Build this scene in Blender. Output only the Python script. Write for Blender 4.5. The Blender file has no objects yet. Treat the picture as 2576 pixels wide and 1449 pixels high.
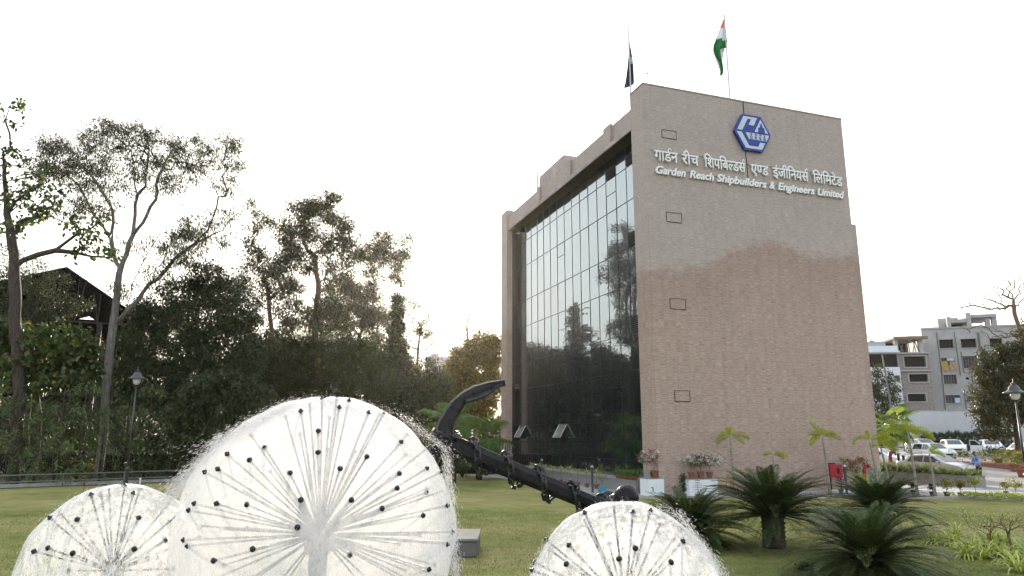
import bpy, bmesh, math, random
import numpy as np
from mathutils import Vector, Matrix, Quaternion
from math import sin, cos, pi, radians, atan2, sqrt

SC = bpy.context.scene
COL = SC.collection
# ------------------------------------------------------------------ camera
W, H, F = 2575.0, 1449.0, 1783.0          # measuring grid of the photograph (px) and its focal length
PITCH, CAM_H = radians(11.62), 2.7
cam_d = bpy.data.cameras.new("camera")
cam = bpy.data.objects.new("camera", cam_d); COL.objects.link(cam)
cam.location = (0, 0, CAM_H); cam.rotation_euler = (radians(90) + PITCH, 0, 0)
cam_d.sensor_fit = 'HORIZONTAL'; cam_d.sensor_width = 36; cam_d.lens = 36 * F / W
cam_d.clip_start = 0.1; cam_d.clip_end = 3000
SC.camera = cam
# ------------------------------------------------------------------ sky, sun, exposure
SUN_AZ, SUN_EL = radians(-4.5), radians(10.2)     # azimuth from +Y towards +X
w = bpy.data.worlds.new("World"); SC.world = w; w.use_nodes = True
nt = w.node_tree; nt.nodes.clear()
sky = nt.nodes.new('ShaderNodeTexSky'); sky.sky_type = 'NISHITA'; sky.sun_disc = False
sky.sun_elevation = SUN_EL; sky.sun_rotation = SUN_AZ
sky.air_density = 1.0; sky.dust_density = 5.0; sky.ozone_density = 1.5; sky.altitude = 0
hs = nt.nodes.new('ShaderNodeHueSaturation'); hs.inputs['Saturation'].default_value = 1.1
bg = nt.nodes.new('ShaderNodeBackground'); bg.inputs['Strength'].default_value = 0.15
wo = nt.nodes.new('ShaderNodeOutputWorld')
hz = nt.nodes.new('ShaderNodeGamma'); hz.inputs['Gamma'].default_value = 0.25      # thin evening haze evens out the sky's brightness
nt.links.new(sky.outputs[0], hs.inputs['Color']); nt.links.new(hs.outputs[0], hz.inputs['Color']); nt.links.new(hz.outputs[0], bg.inputs['Color']); nt.links.new(bg.outputs[0], wo.inputs['Surface'])
sl = bpy.data.lights.new("sun", 'SUN'); sl.energy = 1.3; sl.angle = radians(8); sl.color = (1.0, 0.86, 0.70)
so = bpy.data.objects.new("sun", sl); COL.objects.link(so)
_sd = Vector((sin(SUN_AZ) * cos(SUN_EL), cos(SUN_AZ) * cos(SUN_EL), sin(SUN_EL)))
so.rotation_euler = (-_sd).to_track_quat('-Z', 'Y').to_euler()
SC.view_settings.view_transform = 'Standard'; SC.view_settings.look = 'None'
SC.view_settings.exposure = 3.18; SC.view_settings.gamma = 1.0
SC.view_settings.use_curve_mapping = False
SC.cycles.max_bounces = 6; SC.cycles.transparent_max_bounces = 16
SC.cycles.glossy_bounces = 3; SC.cycles.diffuse_bounces = 4; SC.cycles.transmission_bounces = 4

# ------------------------------------------------------------------ measuring helpers
_c, _s = cos(PITCH), sin(PITCH)
def ray(x, y):
    X = (x - W / 2) / F; Y = -(y - H / 2) / F
    return Vector((X, _c - _s * Y, _s + _c * Y))
ORG = Vector((0, 0, CAM_H))
def P(x, y, Y):                       # the point Y metres ahead that is seen at (x, y)
    d = ray(x, y); return ORG + d * (Y / d.y)
def G(x, y, z=0.0):                   # the point at height z seen at (x, y)
    d = ray(x, y); return ORG + d * ((z - CAM_H) / d.z)
def sstep(a, b, t):
    t = min(1.0, max(0.0, (t - a) / (b - a))); return t * t * (3 - 2 * t)
def zg(x, y):                         # ground height: the car park rises gently
    return 0.8 * sstep(42, 80, y) * sstep(8, 18, x)
def MX(px, Y): return P(px, 1091, Y).x

# ------------------------------------------------------------------ object helpers
def tag(o, label=None, cat=None, group=None, kind=None):
    if label: o['label'] = label
    if cat: o['category'] = cat
    if group: o['group'] = group
    if kind: o['kind'] = kind
    return o
def empty(name, loc=(0, 0, 0), rz=0.0, label=None, cat=None, group=None, parent=None):
    o = bpy.data.objects.new(name, None); COL.objects.link(o); o.location = loc; o.rotation_euler = (0, 0, rz)
    o.empty_display_size = 0.3
    if parent: o.parent = parent
    return tag(o, label, cat, group)
def link(name, me, mats=None, parent=None, smooth=False):
    if mats is not None:
        for m in (mats if isinstance(mats, (list, tuple)) else [mats]): me.materials.append(m)
    if smooth and len(me.polygons): me.polygons.foreach_set('use_smooth', [True] * len(me.polygons))
    o = bpy.data.objects.new(name, me); COL.objects.link(o)
    if parent: o.parent = parent
    return o
def children(o): return [c for c in COL.objects if c.parent == o]
def copy_tree(o, parent=None, kids=None):
    c = o.copy(); COL.objects.link(c)
    if parent is not None: c.parent = parent
    for k in KIDS.get(o.name, None) or [x for x in bpy.data.objects if x.parent == o]: copy_tree(k, c)
    return c
KIDS = {}
def place(root, loc, rz=0.0, s=1.0, label=None, group=None, tilt=(0, 0)):
    root.location = loc; root.rotation_euler = (tilt[0], tilt[1], rz)
    root.scale = (s, s, s) if not isinstance(s, (tuple, list)) else s
    if label: root['label'] = label
    if group: root['group'] = group
    return root

class MB:
    """collects simple solids and links them as one mesh object"""
    def __init__(s): s.v = []; s.f = []; s.m = []; s.mi = 0; s.T = None
    def add(s, vs, fs, mi=None):
        n = len(s.v)
        s.v += [tuple(s.T @ Vector(p)) for p in vs] if s.T else [tuple(p) for p in vs]
        s.f += [tuple(i + n for i in f) for f in fs]; s.m += [s.mi if mi is None else mi] * len(fs)
        return s
    def box(s, x0, x1, y0, y1, z0, z1, mi=None):
        v = [(x0,y0,z0),(x1,y0,z0),(x1,y1,z0),(x0,y1,z0),(x0,y0,z1),(x1,y0,z1),(x1,y1,z1),(x0,y1,z1)]
        return s.add(v, [(0,3,2,1),(4,5,6,7),(0,1,5,4),(1,2,6,5),(2,3,7,6),(3,0,4,7)], mi)
    def cbox(s, c, sx, sy, sz, mi=None, b=0.0):       # bevelled box
        x, y, z = c; hx, hy, hz = sx/2, sy/2, sz/2
        if b <= 0: return s.box(x-hx,x+hx,y-hy,y+hy,z-hz,z+hz,mi)
        prof = [(hx-b,hy),(hx,hy-b),(hx,-hy+b),(hx-b,-hy),(-hx+b,-hy),(-hx,-hy+b),(-hx,hy-b),(-hx+b,hy)]
        k = lambda f: [(x+px*f[0], y+py*f[1]) for px, py in prof]
        i = ((hx-b)/hx, (hy-b)/hy)
        rings = [(k(i), z-hz), (k((1,1)), z-hz+b), (k((1,1)), z+hz-b), (k(i), z+hz)]
        vs = []; fs = []
        for pr, zz in rings: vs += [(a, bb, zz) for a, bb in pr]
        for r in range(3):
            for j in range(8):
                a = r*8+j; bq = r*8+(j+1)%8; fs.append((a, a+8, bq+8, bq))
        fs.append(tuple(range(8))); fs.append(tuple(reversed(range(24, 32))))
        return s.add(vs, fs, mi)
    def prism(s, poly, a, b, axis='y', mi=None):      # polygon (2D) extruded from a to b
        n = len(poly)
        mk = {'y': lambda p, t: (p[0], t, p[1]), 'z': lambda p, t: (p[0], p[1], t), 'x': lambda p, t: (t, p[0], p[1])}[axis]
        vs = [mk(p, a) for p in poly] + [mk(p, b) for p in poly]
        fs = [tuple(range(n)), tuple(reversed(range(n, 2*n)))] + [(i, i+n, (i+1)%n+n, (i+1)%n) for i in range(n)]
        return s.add(vs, fs, mi)
    def tube(s, pts, rad, n=8, mi=None, cap=True, ups=None, sec=None):
        pts = [Vector(p) for p in pts]
        rad = rad if isinstance(rad, (list, tuple, np.ndarray)) else [rad] * len(pts)
        vs = []; fs = []; x = None
        for i, p in enumerate(pts):
            t = (pts[min(i+1, len(pts)-1)] - pts[max(i-1, 0)])
            t = t.normalized() if t.length > 1e-9 else Vector((0,0,1))
            if x is None:
                r = Vector((0,0,1)) if abs(t.z) < .9 else Vector((1,0,0))
                if ups is not None: r = Vector(ups)
                x = t.cross(r).normalized()
            x = (x - t * x.dot(t)).normalized(); y = t.cross(x)
            for k in range(n):
                a = 2*pi*(k+.5)/n
                e = sec[k] if sec else (cos(a), sin(a))
                vs.append(p + (x*e[0] + y*e[1]) * rad[i])
        for i in range(len(pts)-1):
            for k in range(n):
                a = i*n+k; b = i*n+(k+1)%n; fs.append((a, b, b+n, a+n))
        if cap: fs.append(tuple(reversed(range(n)))); fs.append(tuple(range((len(pts)-1)*n, len(pts)*n)))
        return s.add(vs, fs, mi)
    def lathe(s, prof, c=(0,0,0), n=16, mi=None, axis=None, cap=True):   # prof: (radius, height)
        c = Vector(c); q = Vector((0,0,1)).rotation_difference(Vector(axis).normalized()) if axis is not None else None
        vs = []; fs = []
        for r, h in prof:
            for k in range(n):
                a = 2*pi*k/n; p = Vector((r*cos(a), r*sin(a), h)); vs.append(c + (q @ p if q else p))
        for i in range(len(prof)-1):
            for k in range(n):
                a = i*n+k; b = i*n+(k+1)%n; fs.append((a, b, b+n, a+n))
        if cap: fs.append(tuple(reversed(range(n)))); fs.append(tuple(range((len(prof)-1)*n, len(prof)*n)))
        return s.add(vs, fs, mi)
    def ball(s, c, r, n=14, m=9, mi=None):
        r = r if isinstance(r, (tuple, list)) else (r, r, r); c = Vector(c)
        vs = []; fs = []
        for i in range(m+1):
            t = pi*(0.02+0.96*i/m)
            for k in range(n):
                a = 2*pi*k/n; vs.append((c.x+r[0]*sin(t)*cos(a), c.y+r[1]*sin(t)*sin(a), c.z+r[2]*cos(t)))
        for i in range(m):
            for k in range(n):
                a = i*n+k; b = i*n+(k+1)%n; fs.append((a, a+n, b+n, b))
        fs.append(tuple(range(n))); fs.append(tuple(reversed(range(m*n, m*n+n))))
        return s.add(vs, fs, mi)
    def torus(s, c, R, r, axis=(0,0,1), n=20, m=7, stretch=0.0, sdir=(1,0,0), mi=None):
        c = Vector(c); ax = Vector(axis).normalized(); x = Vector(sdir); x = (x-ax*x.dot(ax)).normalized(); y = ax.cross(x)
        vs = []; fs = []
        for i in range(n):
            a = 2*pi*i/n; d = x*cos(a)+y*sin(a); o = c + d*R + x*(stretch if cos(a) > 0 else -stretch)
            for j in range(m):
                b = 2*pi*j/m; vs.append(o + d*(r*cos(b)) + ax*(r*sin(b)))
        for i in range(n):
            for j in range(m):
                p = i*m+j; q = i*m+(j+1)%m; e = ((i+1)%n)*m; fs.append((p, e+j, e+(j+1)%m, q))
        return s.add(vs, fs, mi)
    def mesh(s, name='mesh'):
        me = bpy.data.meshes.new(name); me.from_pydata([tuple(p) for p in s.v], [], s.f)
        if any(s.m): me.polygons.foreach_set('material_index', s.m)
        me.update(); return me
    def build(s, name, mats, parent=None, smooth=False, angle=None):
        me = s.mesh(name)
        bm = bmesh.new(); bm.from_mesh(me); bmesh.ops.recalc_face_normals(bm, faces=bm.faces); bm.to_mesh(me); bm.free()
        o = link(name, me, mats, parent, smooth or angle is not None)
        if angle is not None:
            try: me.set_sharp_from_angle(angle=radians(angle))
            except Exception: pass
        return o
def np_mesh(name, V, Fq, mats, parent=None, mi=None, smooth=False):
    """quads from numpy arrays"""
    V = np.asarray(V, np.float32).reshape(-1, 3); Fq = np.asarray(Fq, np.int32); k = Fq.shape[1]
    me = bpy.data.meshes.new(name); me.vertices.add(len(V)); me.vertices.foreach_set('co', V.ravel())
    me.loops.add(Fq.size); me.loops.foreach_set('vertex_index', Fq.ravel())
    me.polygons.add(len(Fq)); me.polygons.foreach_set('loop_start', np.arange(0, Fq.size, k, dtype=np.int32))
    if mi is not None: me.polygons.foreach_set('material_index', np.asarray(mi, np.int32))
    if smooth: me.polygons.foreach_set('use_smooth', np.ones(len(Fq), bool))
    me.update(calc_edges=True); me.validate()
    return link(name, me, mats, parent)

# ------------------------------------------------------------------ materials
class NT:
    def __init__(s, name):
        s.mat = bpy.data.materials.new(name); s.mat.use_nodes = True; s.t = s.mat.node_tree; s.n = s.t.nodes
        s.b = s.n['Principled BSDF']; s.out = s.n['Material Output']; s._o = None
    def new(s, typ, **kw):
        n = s.n.new(typ)
        for k, v in kw.items():
            if k.startswith('i_'):
                k = k[2:]; n.inputs[int(k) if k.isdigit() else k].default_value = v
            else: setattr(n, k, v)
        return n
    def l(s, a, b): s.t.links.new(a, b)
    def coord(s, kind='Object'):
        if s._o is None: s._o = s.new('ShaderNodeTexCoord')
        return s._o.outputs[kind]
    def noise(s, scale, detail=4, rough=.55, vec=None, dist=0.0):
        n = s.new('ShaderNodeTexNoise'); n.inputs['Scale'].default_value = scale; n.inputs['Detail'].default_value = detail
        n.inputs['Roughness'].default_value = rough; n.inputs['Distortion'].default_value = dist
        s.l(vec if vec is not None else s.coord(), n.inputs['Vector']); return n.outputs['Fac']
    def map(s, scale, vec=None, loc=(0,0,0), rot=(0,0,0)):
        n = s.new('ShaderNodeMapping'); n.inputs['Scale'].default_value = scale; n.inputs['Location'].default_value = loc; n.inputs['Rotation'].default_value = rot
        s.l(vec if vec is not None else s.coord(), n.inputs['Vector']); return n.outputs[0]
    def ramp(s, fac, stops, interp='LINEAR'):
        n = s.new('ShaderNodeValToRGB'); n.color_ramp.interpolation = interp; e = n.color_ramp.elements
        while len(e) < len(stops): e.new(0.5)
        for i, (p, c) in enumerate(stops):
            e[i].position = p; e[i].color = (c[0], c[1], c[2], 1) if isinstance(c, (tuple, list)) else (c, c, c, 1)
        s.l(fac, n.inputs[0]); return n.outputs[0]
    def mix(s, fac, a, b, mode='MIX'):
        n = s.new('ShaderNodeMix', data_type='RGBA', blend_type=mode)
        for v, i in ((fac, 0), (a, 6), (b, 7)):
            if isinstance(v, (int, float)): n.inputs[i].default_value = v
            elif isinstance(v, (tuple, list)): n.inputs[i].default_value = (v[0], v[1], v[2], 1)
            else: s.l(v, n.inputs[i])
        return n.outputs[2]
    def math(s, op, a, b=0.0):
        n = s.new('ShaderNodeMath', operation=op)
        for v, i in ((a, 0), (b, 1)):
            if isinstance(v, (int, float)): n.inputs[i].default_value = v
            else: s.l(v, n.inputs[i])
        return n.outputs[0]
    def bump(s, h, strength=.3, dist=.02):
        n = s.new('ShaderNodeBump'); n.inputs['Strength'].default_value = strength; n.inputs['Distance'].default_value = dist
        s.l(h, n.inputs['Height']); s.l(n.outputs[0], s.b.inputs['Normal'])
    def col(s, c):
        if isinstance(c, (tuple, list)): s.b.inputs['Base Color'].default_value = (c[0], c[1], c[2], 1)
        else: s.l(c, s.b.inputs['Base Color'])
    def set(s, rough=None, metal=None, spec=None, **k):
        if rough is not None:
            if isinstance(rough, (int, float)): s.b.inputs['Roughness'].default_value = rough
            else: s.l(rough, s.b.inputs['Roughness'])
        if metal is not None: s.b.inputs['Metallic'].default_value = metal
        if spec is not None: s.b.inputs['Specular IOR Level'].default_value = spec
        return s
def plain(name, c, rough=.6, metal=0.0, spec=.5, var=.18, scale=3.0, bump=0.0):
    """a surface with gentle wear so nothing is perfectly uniform"""
    t = NT(name); n = t.noise(scale, 5, .6)
    lo = tuple(max(0, x*(1-var)) for x in c); hi = tuple(min(1, x*(1+var)) for x in c)
    t.col(t.ramp(n, [(.3, lo), (.7, hi)])); t.set(rough, metal, spec)
    if bump: t.bump(t.noise(scale*9, 4), bump, .01)
    return t.mat
def leaf_mat(name, dark, light, trans=.35, rough=.5, spec=.35, scale=.6, accent=None, acc_at=.9, bright=False):
    t = NT(name); gi = t.new('ShaderNodeNewGeometry')
    f = t.math('ADD', t.math('MULTIPLY', t.noise(scale, 2), .75), t.math('MULTIPLY', gi.outputs['Random Per Island'], .45))
    c = t.ramp(f, [(.30, dark), (.80, light)])
    if accent: c = t.mix(t.math('GREATER_THAN', gi.outputs['Random Per Island'], acc_at), c, accent)
    t.col(c); t.set(rough, 0, spec)
    tr = t.new('ShaderNodeBsdfTranslucent'); t.l(t.mix(.35, c, (.42,.46,.05)) if bright else t.mix(.55, c, (.35,.45,.05), 'OVERLAY'), tr.inputs['Color'])
    mx = t.new('ShaderNodeMixShader'); mx.inputs[0].default_value = trans
    t.l(t.b.outputs[0], mx.inputs[1]); t.l(tr.outputs[0], mx.inputs[2]); t.l(mx.outputs[0], t.out.inputs['Surface'])
    return t.mat
def bark_mat(name, dark, light, sx=6, sz=1.2):
    t = NT(name); n = t.noise(2.2, 6, .65, t.map((sx, sx, sz)))
    t.col(t.ramp(n, [(.35, dark), (.68, light)])); t.set(.85, 0, .2); t.bump(n, .5, .03); return t.mat
M = {}
# ================================================================== ground and setting
def poly_sheet(name, pts, mat, z=0.0, kind='structure', step=None):
    """a flat sheet, or one that follows the ground when step is given"""
    if step is None:
        me = bpy.data.meshes.new(name); me.from_pydata([(p[0], p[1], z) for p in pts], [], [tuple(range(len(pts)))]); me.update()
    else:
        bm = bmesh.new(); vs = [bm.verts.new((p[0], p[1], 0)) for p in pts]; bm.faces.new(vs)
        ys = [p[1] for p in pts]; xs = [p[0] for p in pts]
        for lo, hi, no, mk in ((min(ys), max(ys), (0,1,0), lambda t: (0,t,0)), (min(xs), max(xs), (1,0,0), lambda t: (t,0,0))):
            t = lo + step
            while t < hi:
                bmesh.ops.bisect_plane(bm, geom=bm.verts[:]+bm.edges[:]+bm.faces[:], plane_co=mk(t), plane_no=no); t += step
        for v in bm.verts: v.co.z = zg(v.co.x, v.co.y) + z
        me = bpy.data.meshes.new(name); bm.to_mesh(me); bm.free()
    for p in me.polygons:
        if p.normal.z < 0: p.flip()
    o = link(name, me, mat); return tag(o, kind=kind)

t = NT('soil'); n = t.noise(.35, 6, .65); t.col(t.ramp(n, [(.3, (.035,.030,.020)), (.7, (.085,.075,.045))])); t.set(.95, 0, .1); t.bump(t.noise(6, 6), .6, .05); M['soil'] = t.mat
t = NT('lawn_grass')
big = t.noise(.22, 4, .6); mid = t.noise(1.3, 5, .7); fine = t.noise(55, 3, .7, t.map((1, .45, 1)))
c = t.ramp(t.math('ADD', t.math('MULTIPLY', big, .55), t.math('MULTIPLY', mid, .45)), [(.32, (.095,.122,.025)), (.43, (.180,.185,.050)), (.55, (.265,.238,.088)), (.68, (.37,.305,.160))])
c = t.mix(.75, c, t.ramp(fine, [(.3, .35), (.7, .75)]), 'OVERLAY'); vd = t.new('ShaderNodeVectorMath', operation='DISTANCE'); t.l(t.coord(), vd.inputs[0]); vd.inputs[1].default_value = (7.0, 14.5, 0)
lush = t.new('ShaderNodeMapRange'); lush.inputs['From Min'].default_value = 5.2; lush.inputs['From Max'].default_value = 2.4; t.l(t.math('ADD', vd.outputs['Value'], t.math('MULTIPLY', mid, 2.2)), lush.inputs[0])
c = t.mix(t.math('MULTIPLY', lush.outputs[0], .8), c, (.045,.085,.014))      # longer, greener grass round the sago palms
t.col(c); t.set(.9, 0, .15)
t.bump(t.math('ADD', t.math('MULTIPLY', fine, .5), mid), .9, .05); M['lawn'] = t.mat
t = NT('asphalt'); n = t.noise(.5, 5); f = t.noise(90, 2)
t.col(t.mix(.35, t.ramp(n, [(.3, (.22,.205,.20)), (.7, (.33,.31,.30))]), t.ramp(f, [(.3, .2), (.7, .8)]), 'OVERLAY')); t.set(.9, 0, .25); t.bump(f, .4, .01); M['road'] = t.mat
t = NT('paving_stone'); br = t.new('ShaderNodeTexBrick'); t.l(t.map((1.6, 1.6, 1.6), rot=(0,0,radians(19))), br.inputs['Vector'])
br.inputs['Color1'].default_value = (.40,.385,.36,1); br.inputs['Color2'].default_value = (.33,.32,.30,1); br.inputs['Mortar'].default_value = (.16,.15,.14,1)
br.inputs['Mortar Size'].default_value = .012; br.inputs['Scale'].default_value = 1.0
t.col(t.mix(.5, br.outputs[0], t.ramp(t.noise(1.2, 5), [(.3, .3), (.7, .7)]), 'OVERLAY')); t.set(.85, 0, .25); M['paving'] = t.mat
t = NT('road_paint'); t.col(t.ramp(t.noise(3, 5), [(.35, (.42,.41,.39)), (.6, (.62,.61,.58))])); t.set(.8); M['paint'] = t.mat

# a single ground sheet to the horizon that follows the gentle rise of the car park
def ground_sheet():
    xs = sorted(set([-900,-400,-200,-100] + list(range(-60, 121, 6)) + [160,260,500,900])); ys = sorted(set([-300,-100,-40] + list(range(-20, 140, 5)) + [160,220,350,700,1500]))
    V = [(x, y, zg(x, y) - .012) for y in ys for x in xs]; n = len(xs)
    Fq = [(j*n+i, j*n+i+1, (j+1)*n+i+1, (j+1)*n+i) for j in range(len(ys)-1) for i in range(n-1)]
    return tag(np_mesh('ground', V, Fq, M['soil']), kind='structure')
ground_sheet()
CX, CY = G(1658, 1246).xy; YAW = radians(19.27)
U = Vector((cos(YAW), sin(YAW), 0)); Vv = Vector((-sin(YAW), cos(YAW), 0)); BC = Vector((CX, CY, 0))
def B(u, v, z=0.0): return BC + U*u + Vv*v + Vector((0,0,z))
lawn_edge = [(-60,-12), (40,-12), (40,29.0), (22.6,29.6), (19.4,31.4), (4.6,31.6), B(-2.6,1.5).xy, B(-2.6,14).xy, B(-5,22).xy, (-14,45.0), (-19.2,41.6), (-26,36.2), (-60,30)]
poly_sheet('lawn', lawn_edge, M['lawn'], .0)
poly_sheet('path', [(4.6,31.6), (19.4,31.4), (22.6,29.6), (27,29.5), B(14.5,0).xy, B(-.3,0).xy, B(-.3,24).xy, B(-5,22).xy, B(-2.6,14).xy, B(-2.6,1.5).xy], M['paving'], -.004)
poly_sheet('road', [(22.6,29.6), (40,29.0), (140,29.0), (140,87), (30,87), (18,62), B(14.5,24).xy, B(14.5,0).xy], M['road'], .0, step=4)
for k, (x0, y0, x1, y1, wd) in enumerate([(18.9,37.6,23.6,36.9,.45), (19.2,36.3,24.2,35.6,.45), (19.6,35.0,25.2,34.2,.45), (20.4,33.5,26.4,32.5,.45)]):
    d = Vector((x1-x0, y1-y0)).normalized(); nrm = Vector((-d.y, d.x))*wd/2
    poly_sheet('road_marking', [(x0-nrm.x,y0-nrm.y),(x1-nrm.x,y1-nrm.y),(x1+nrm.x,y1+nrm.y),(x0+nrm.x,y0+nrm.y)], M['paint'], .006)
# kerb that edges the lawn
kb = MB()
for (a, b) in (((4.6,31.6),(19.4,31.4)), ((19.4,31.4),(22.6,29.6)), ((22.6,29.6),(40,29.0))):
    d = Vector((b[0]-a[0], b[1]-a[1], 0)); L = d.length; d.normalize(); nn = Vector((-d.y, d.x, 0))*.07
    A = Vector((a[0],a[1],0)); Bq = Vector((b[0],b[1],0))
    q = [A-nn, Bq-nn, Bq+nn, A+nn]; kb.add([p+Vector((0,0,-.05)) for p in q]+[p+Vector((0,0,.09)) for p in q], [(0,3,2,1),(4,5,6,7),(0,1,5,4),(1,2,6,5),(2,3,7,6),(3,0,4,7)])
M['concrete'] = plain('concrete', (.36,.345,.325), .85, 0, .25, .2, 2.5, .3)
tag(kb.build('kerb', M['concrete']), kind='structure')

# ================================================================== office building (local axes: u along the front, v into depth)
t = NT('stone_cladding')
sp = t.new('ShaderNodeSeparateXYZ'); t.l(t.coord(), sp.inputs[0]); hu = t.math('ADD', sp.outputs[0], sp.outputs[1]); z = sp.outputs[2]
cb = t.new('ShaderNodeCombineXYZ'); t.l(hu, cb.inputs[0]); t.l(z, cb.inputs[1]); uv = cb.outputs[0]
br = t.new('ShaderNodeTexBrick', offset=0.0, squash=1.0)
t.l(uv, br.inputs['Vector']); br.inputs['Scale'].default_value = 1; br.inputs['Brick Width'].default_value = .63; br.inputs['Row Height'].default_value = .345
br.inputs['Mortar Size'].default_value = .006; br.inputs['Mortar Smooth'].default_value = .3
br.inputs['Color1'].default_value = (.408,.338,.306,1); br.inputs['Color2'].default_value = (.380,.312,.281,1); br.inputs['Mortar'].default_value = (.26,.215,.19,1)
streak = t.noise(1, 4, .7, t.map((3.2, 40, 5), uv)); grit = t.noise(1, 3, .7, t.map((26, 60, 26), uv)); big = t.noise(.45, 4, .6, uv)
base = t.mix(.58, br.outputs[0], t.ramp(streak, [(.32, .10), (.50, .5), (.68, .90)]), 'OVERLAY')
base = t.mix(.15, base, t.ramp(grit, [(.3, .2), (.7, .8)]), 'OVERLAY')
drip = t.ramp(t.noise(1, 4, .6, t.map((3.2, .16, 1), uv)), [(.50, 1.0), (.66, .74)])
base = t.mix(.28, base, drip, 'MULTIPLY')
# damp, redder lower zone with an irregular upper edge (rain mark on the stone)
wav = t.new('ShaderNodeFloatCurve'); cm = wav.mapping.curves[0]
pts = [(0,.10),(.08,.12),(.25,.30),(.38,.72),(.50,.92),(.58,1.0),(.76,.78),(.99,.88)]
cm.points[0].location = pts[0]; cm.points[1].location = pts[-1]
for p in pts[1:-1]: cm.points.new(*p)
wav.mapping.update()
t.l(t.math('DIVIDE', sp.outputs[0], 12.6), wav.inputs['Value'])
lvl = t.math('ADD', t.math('MULTIPLY', wav.outputs[0], 2.2), 10.25)
edge = t.math('ADD', t.math('SUBTRACT', lvl, z), t.math('MULTIPLY', t.math('SUBTRACT', t.noise(1.0, 5, .7, t.map((1.6, 6, 1), uv)), .5), 2.2))
low = t.new('ShaderNodeMapRange'); low.inputs['From Min'].default_value = -.15; low.inputs['From Max'].default_value = .35; t.l(edge, low.inputs[0])
tide = t.new('ShaderNodeMapRange'); tide.inputs['From Min'].default_value = 0; tide.inputs['From Max'].default_value = 3.5; t.l(edge, tide.inputs[0])
t.col(t.mix(low.outputs[0], t.mix(.30, base, t.ramp(big, [(.3, (.38,.322,.293)), (.7, (.48,.412,.375))])), t.mix(1.0, base, t.mix(tide.outputs[0], (.88,.76,.69), (.99,.88,.81)), 'MULTIPLY')))
t.set(.72, 0, .3); t.bump(t.math('SUBTRACT', streak, t.math('MULTIPLY', br.outputs['Fac'], 1.5)), .35, .012); M['stone'] = t.mat
M['plaster'] = plain('weathered_plaster', (.42,.35,.335), .85, 0, .2, .2, 1.3, .2)
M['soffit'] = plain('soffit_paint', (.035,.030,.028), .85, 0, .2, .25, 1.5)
t = NT('reflective_glass'); t.col((.008,.013,.016)); t.set(.25, 0, .3)
gl = t.new('ShaderNodeBsdfGlossy'); gl.inputs['Roughness'].default_value = .012; gl.inputs['Color'].default_value = (.82,.93,.97,1)
lw = t.new('ShaderNodeLayerWeight'); lw.inputs['Blend'].default_value = .35
mx = t.new('ShaderNodeMixShader'); t.l(t.ramp(lw.outputs['Facing'], [(.0, .26), (.75, .34), (1, .9)]), mx.inputs[0])
bp = t.new('ShaderNodeBump'); bp.inputs['Strength'].default_value = .05; bp.inputs['Distance'].default_value = .02; t.l(t.noise(.8, 2), bp.inputs['Height']); t.l(bp.outputs[0], gl.inputs['Normal'])
t.l(t.b.outputs[0], mx.inputs[1]); t.l(gl.outputs[0], mx.inputs[2]); t.l(mx.outputs[0], t.out.inputs['Surface']); M['glass'] = t.mat
t = NT('bright_window_pane'); t.col((.25,.27,.27)); t.set(.3, 0, .5)
g2 = t.new('ShaderNodeBsdfGlossy'); g2.inputs['Roughness'].default_value = .05; m2_ = t.new('ShaderNodeMixShader'); m2_.inputs[0].default_value = .7
t.l(t.b.outputs[0], m2_.inputs[1]); t.l(g2.outputs[0], m2_.inputs[2]); t.l(m2_.outputs[0], t.out.inputs['Surface']); M['pane'] = t.mat
M['mullion'] = plain('dark_aluminium', (.020,.021,.022), .45, .3, .4)
M['black'] = plain('black_recess', (.010,.010,.011), .7)
M['louvre'] = plain('louvre_metal', (.10,.10,.10), .45, .5)
M['granite'] = None
t = NT('granite'); n = t.noise(45, 3, .8); t.col(t.ramp(n, [(.35, (.10,.10,.10)), (.5, (.24,.24,.24)), (.68, (.40,.39,.385))])); t.set(.45, 0, .4); M['granite'] = t.mat

off = empty('office_building', (CX, CY, 0), YAW, 'tall sandstone office block with a glass side wall and a lettered front', 'building')
MB().box(0, 12.6, 0, 1.35, 0, 20).build('front_wall', M['stone'], off)
MB().box(.86, 12.55, 1.35, 22.4, 0, 18.30).build('main_block', M['plaster'], off)
MB().box(12.552, 14.55, 1.6, 23, 0, 14.5).build('rear_wing', M['stone'], off)
fp = MB().box(0, .42, 21.15, 22.5, 0, 19.8); fp.box(.42, 1.33, 21.18, 22.45, 18.30, 19.77); fp.build('far_pier', M['stone'], off)
MB().box(.42, .85, 21.55, 22.3, 0, 18.05).build('glass_return', M['mullion'], off)
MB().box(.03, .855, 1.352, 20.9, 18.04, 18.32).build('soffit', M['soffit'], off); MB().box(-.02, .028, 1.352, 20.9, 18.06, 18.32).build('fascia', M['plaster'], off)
pr = MB().box(.14, .5, 1.352, 21.15, 18.322, 19.33); pr.build('parapet', M['stone'], off)
for v0, v1 in ((3.62, 4.45), (9.05, 9.84), (14.24, 14.74)):
    MB().box(-.03, .137, v0, v1, 18.323, 19.40).build('parapet_fin', M['stone'], off)
sh = MB().box(2, 5.2, 14.6, 19.3, 18.303, 22.1); sh.build('stair_house', M['plaster'], off)
MB().tube([(1.9, 19.45, 18.3), (1.9, 19.45, 22.5)], .05, 6).build('drain_pipe', M['concrete'], off)
MB().box(-.03, 12.63, -.03, 1.38, 20.0, 20.06).build('coping', M['stone'], off)
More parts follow.
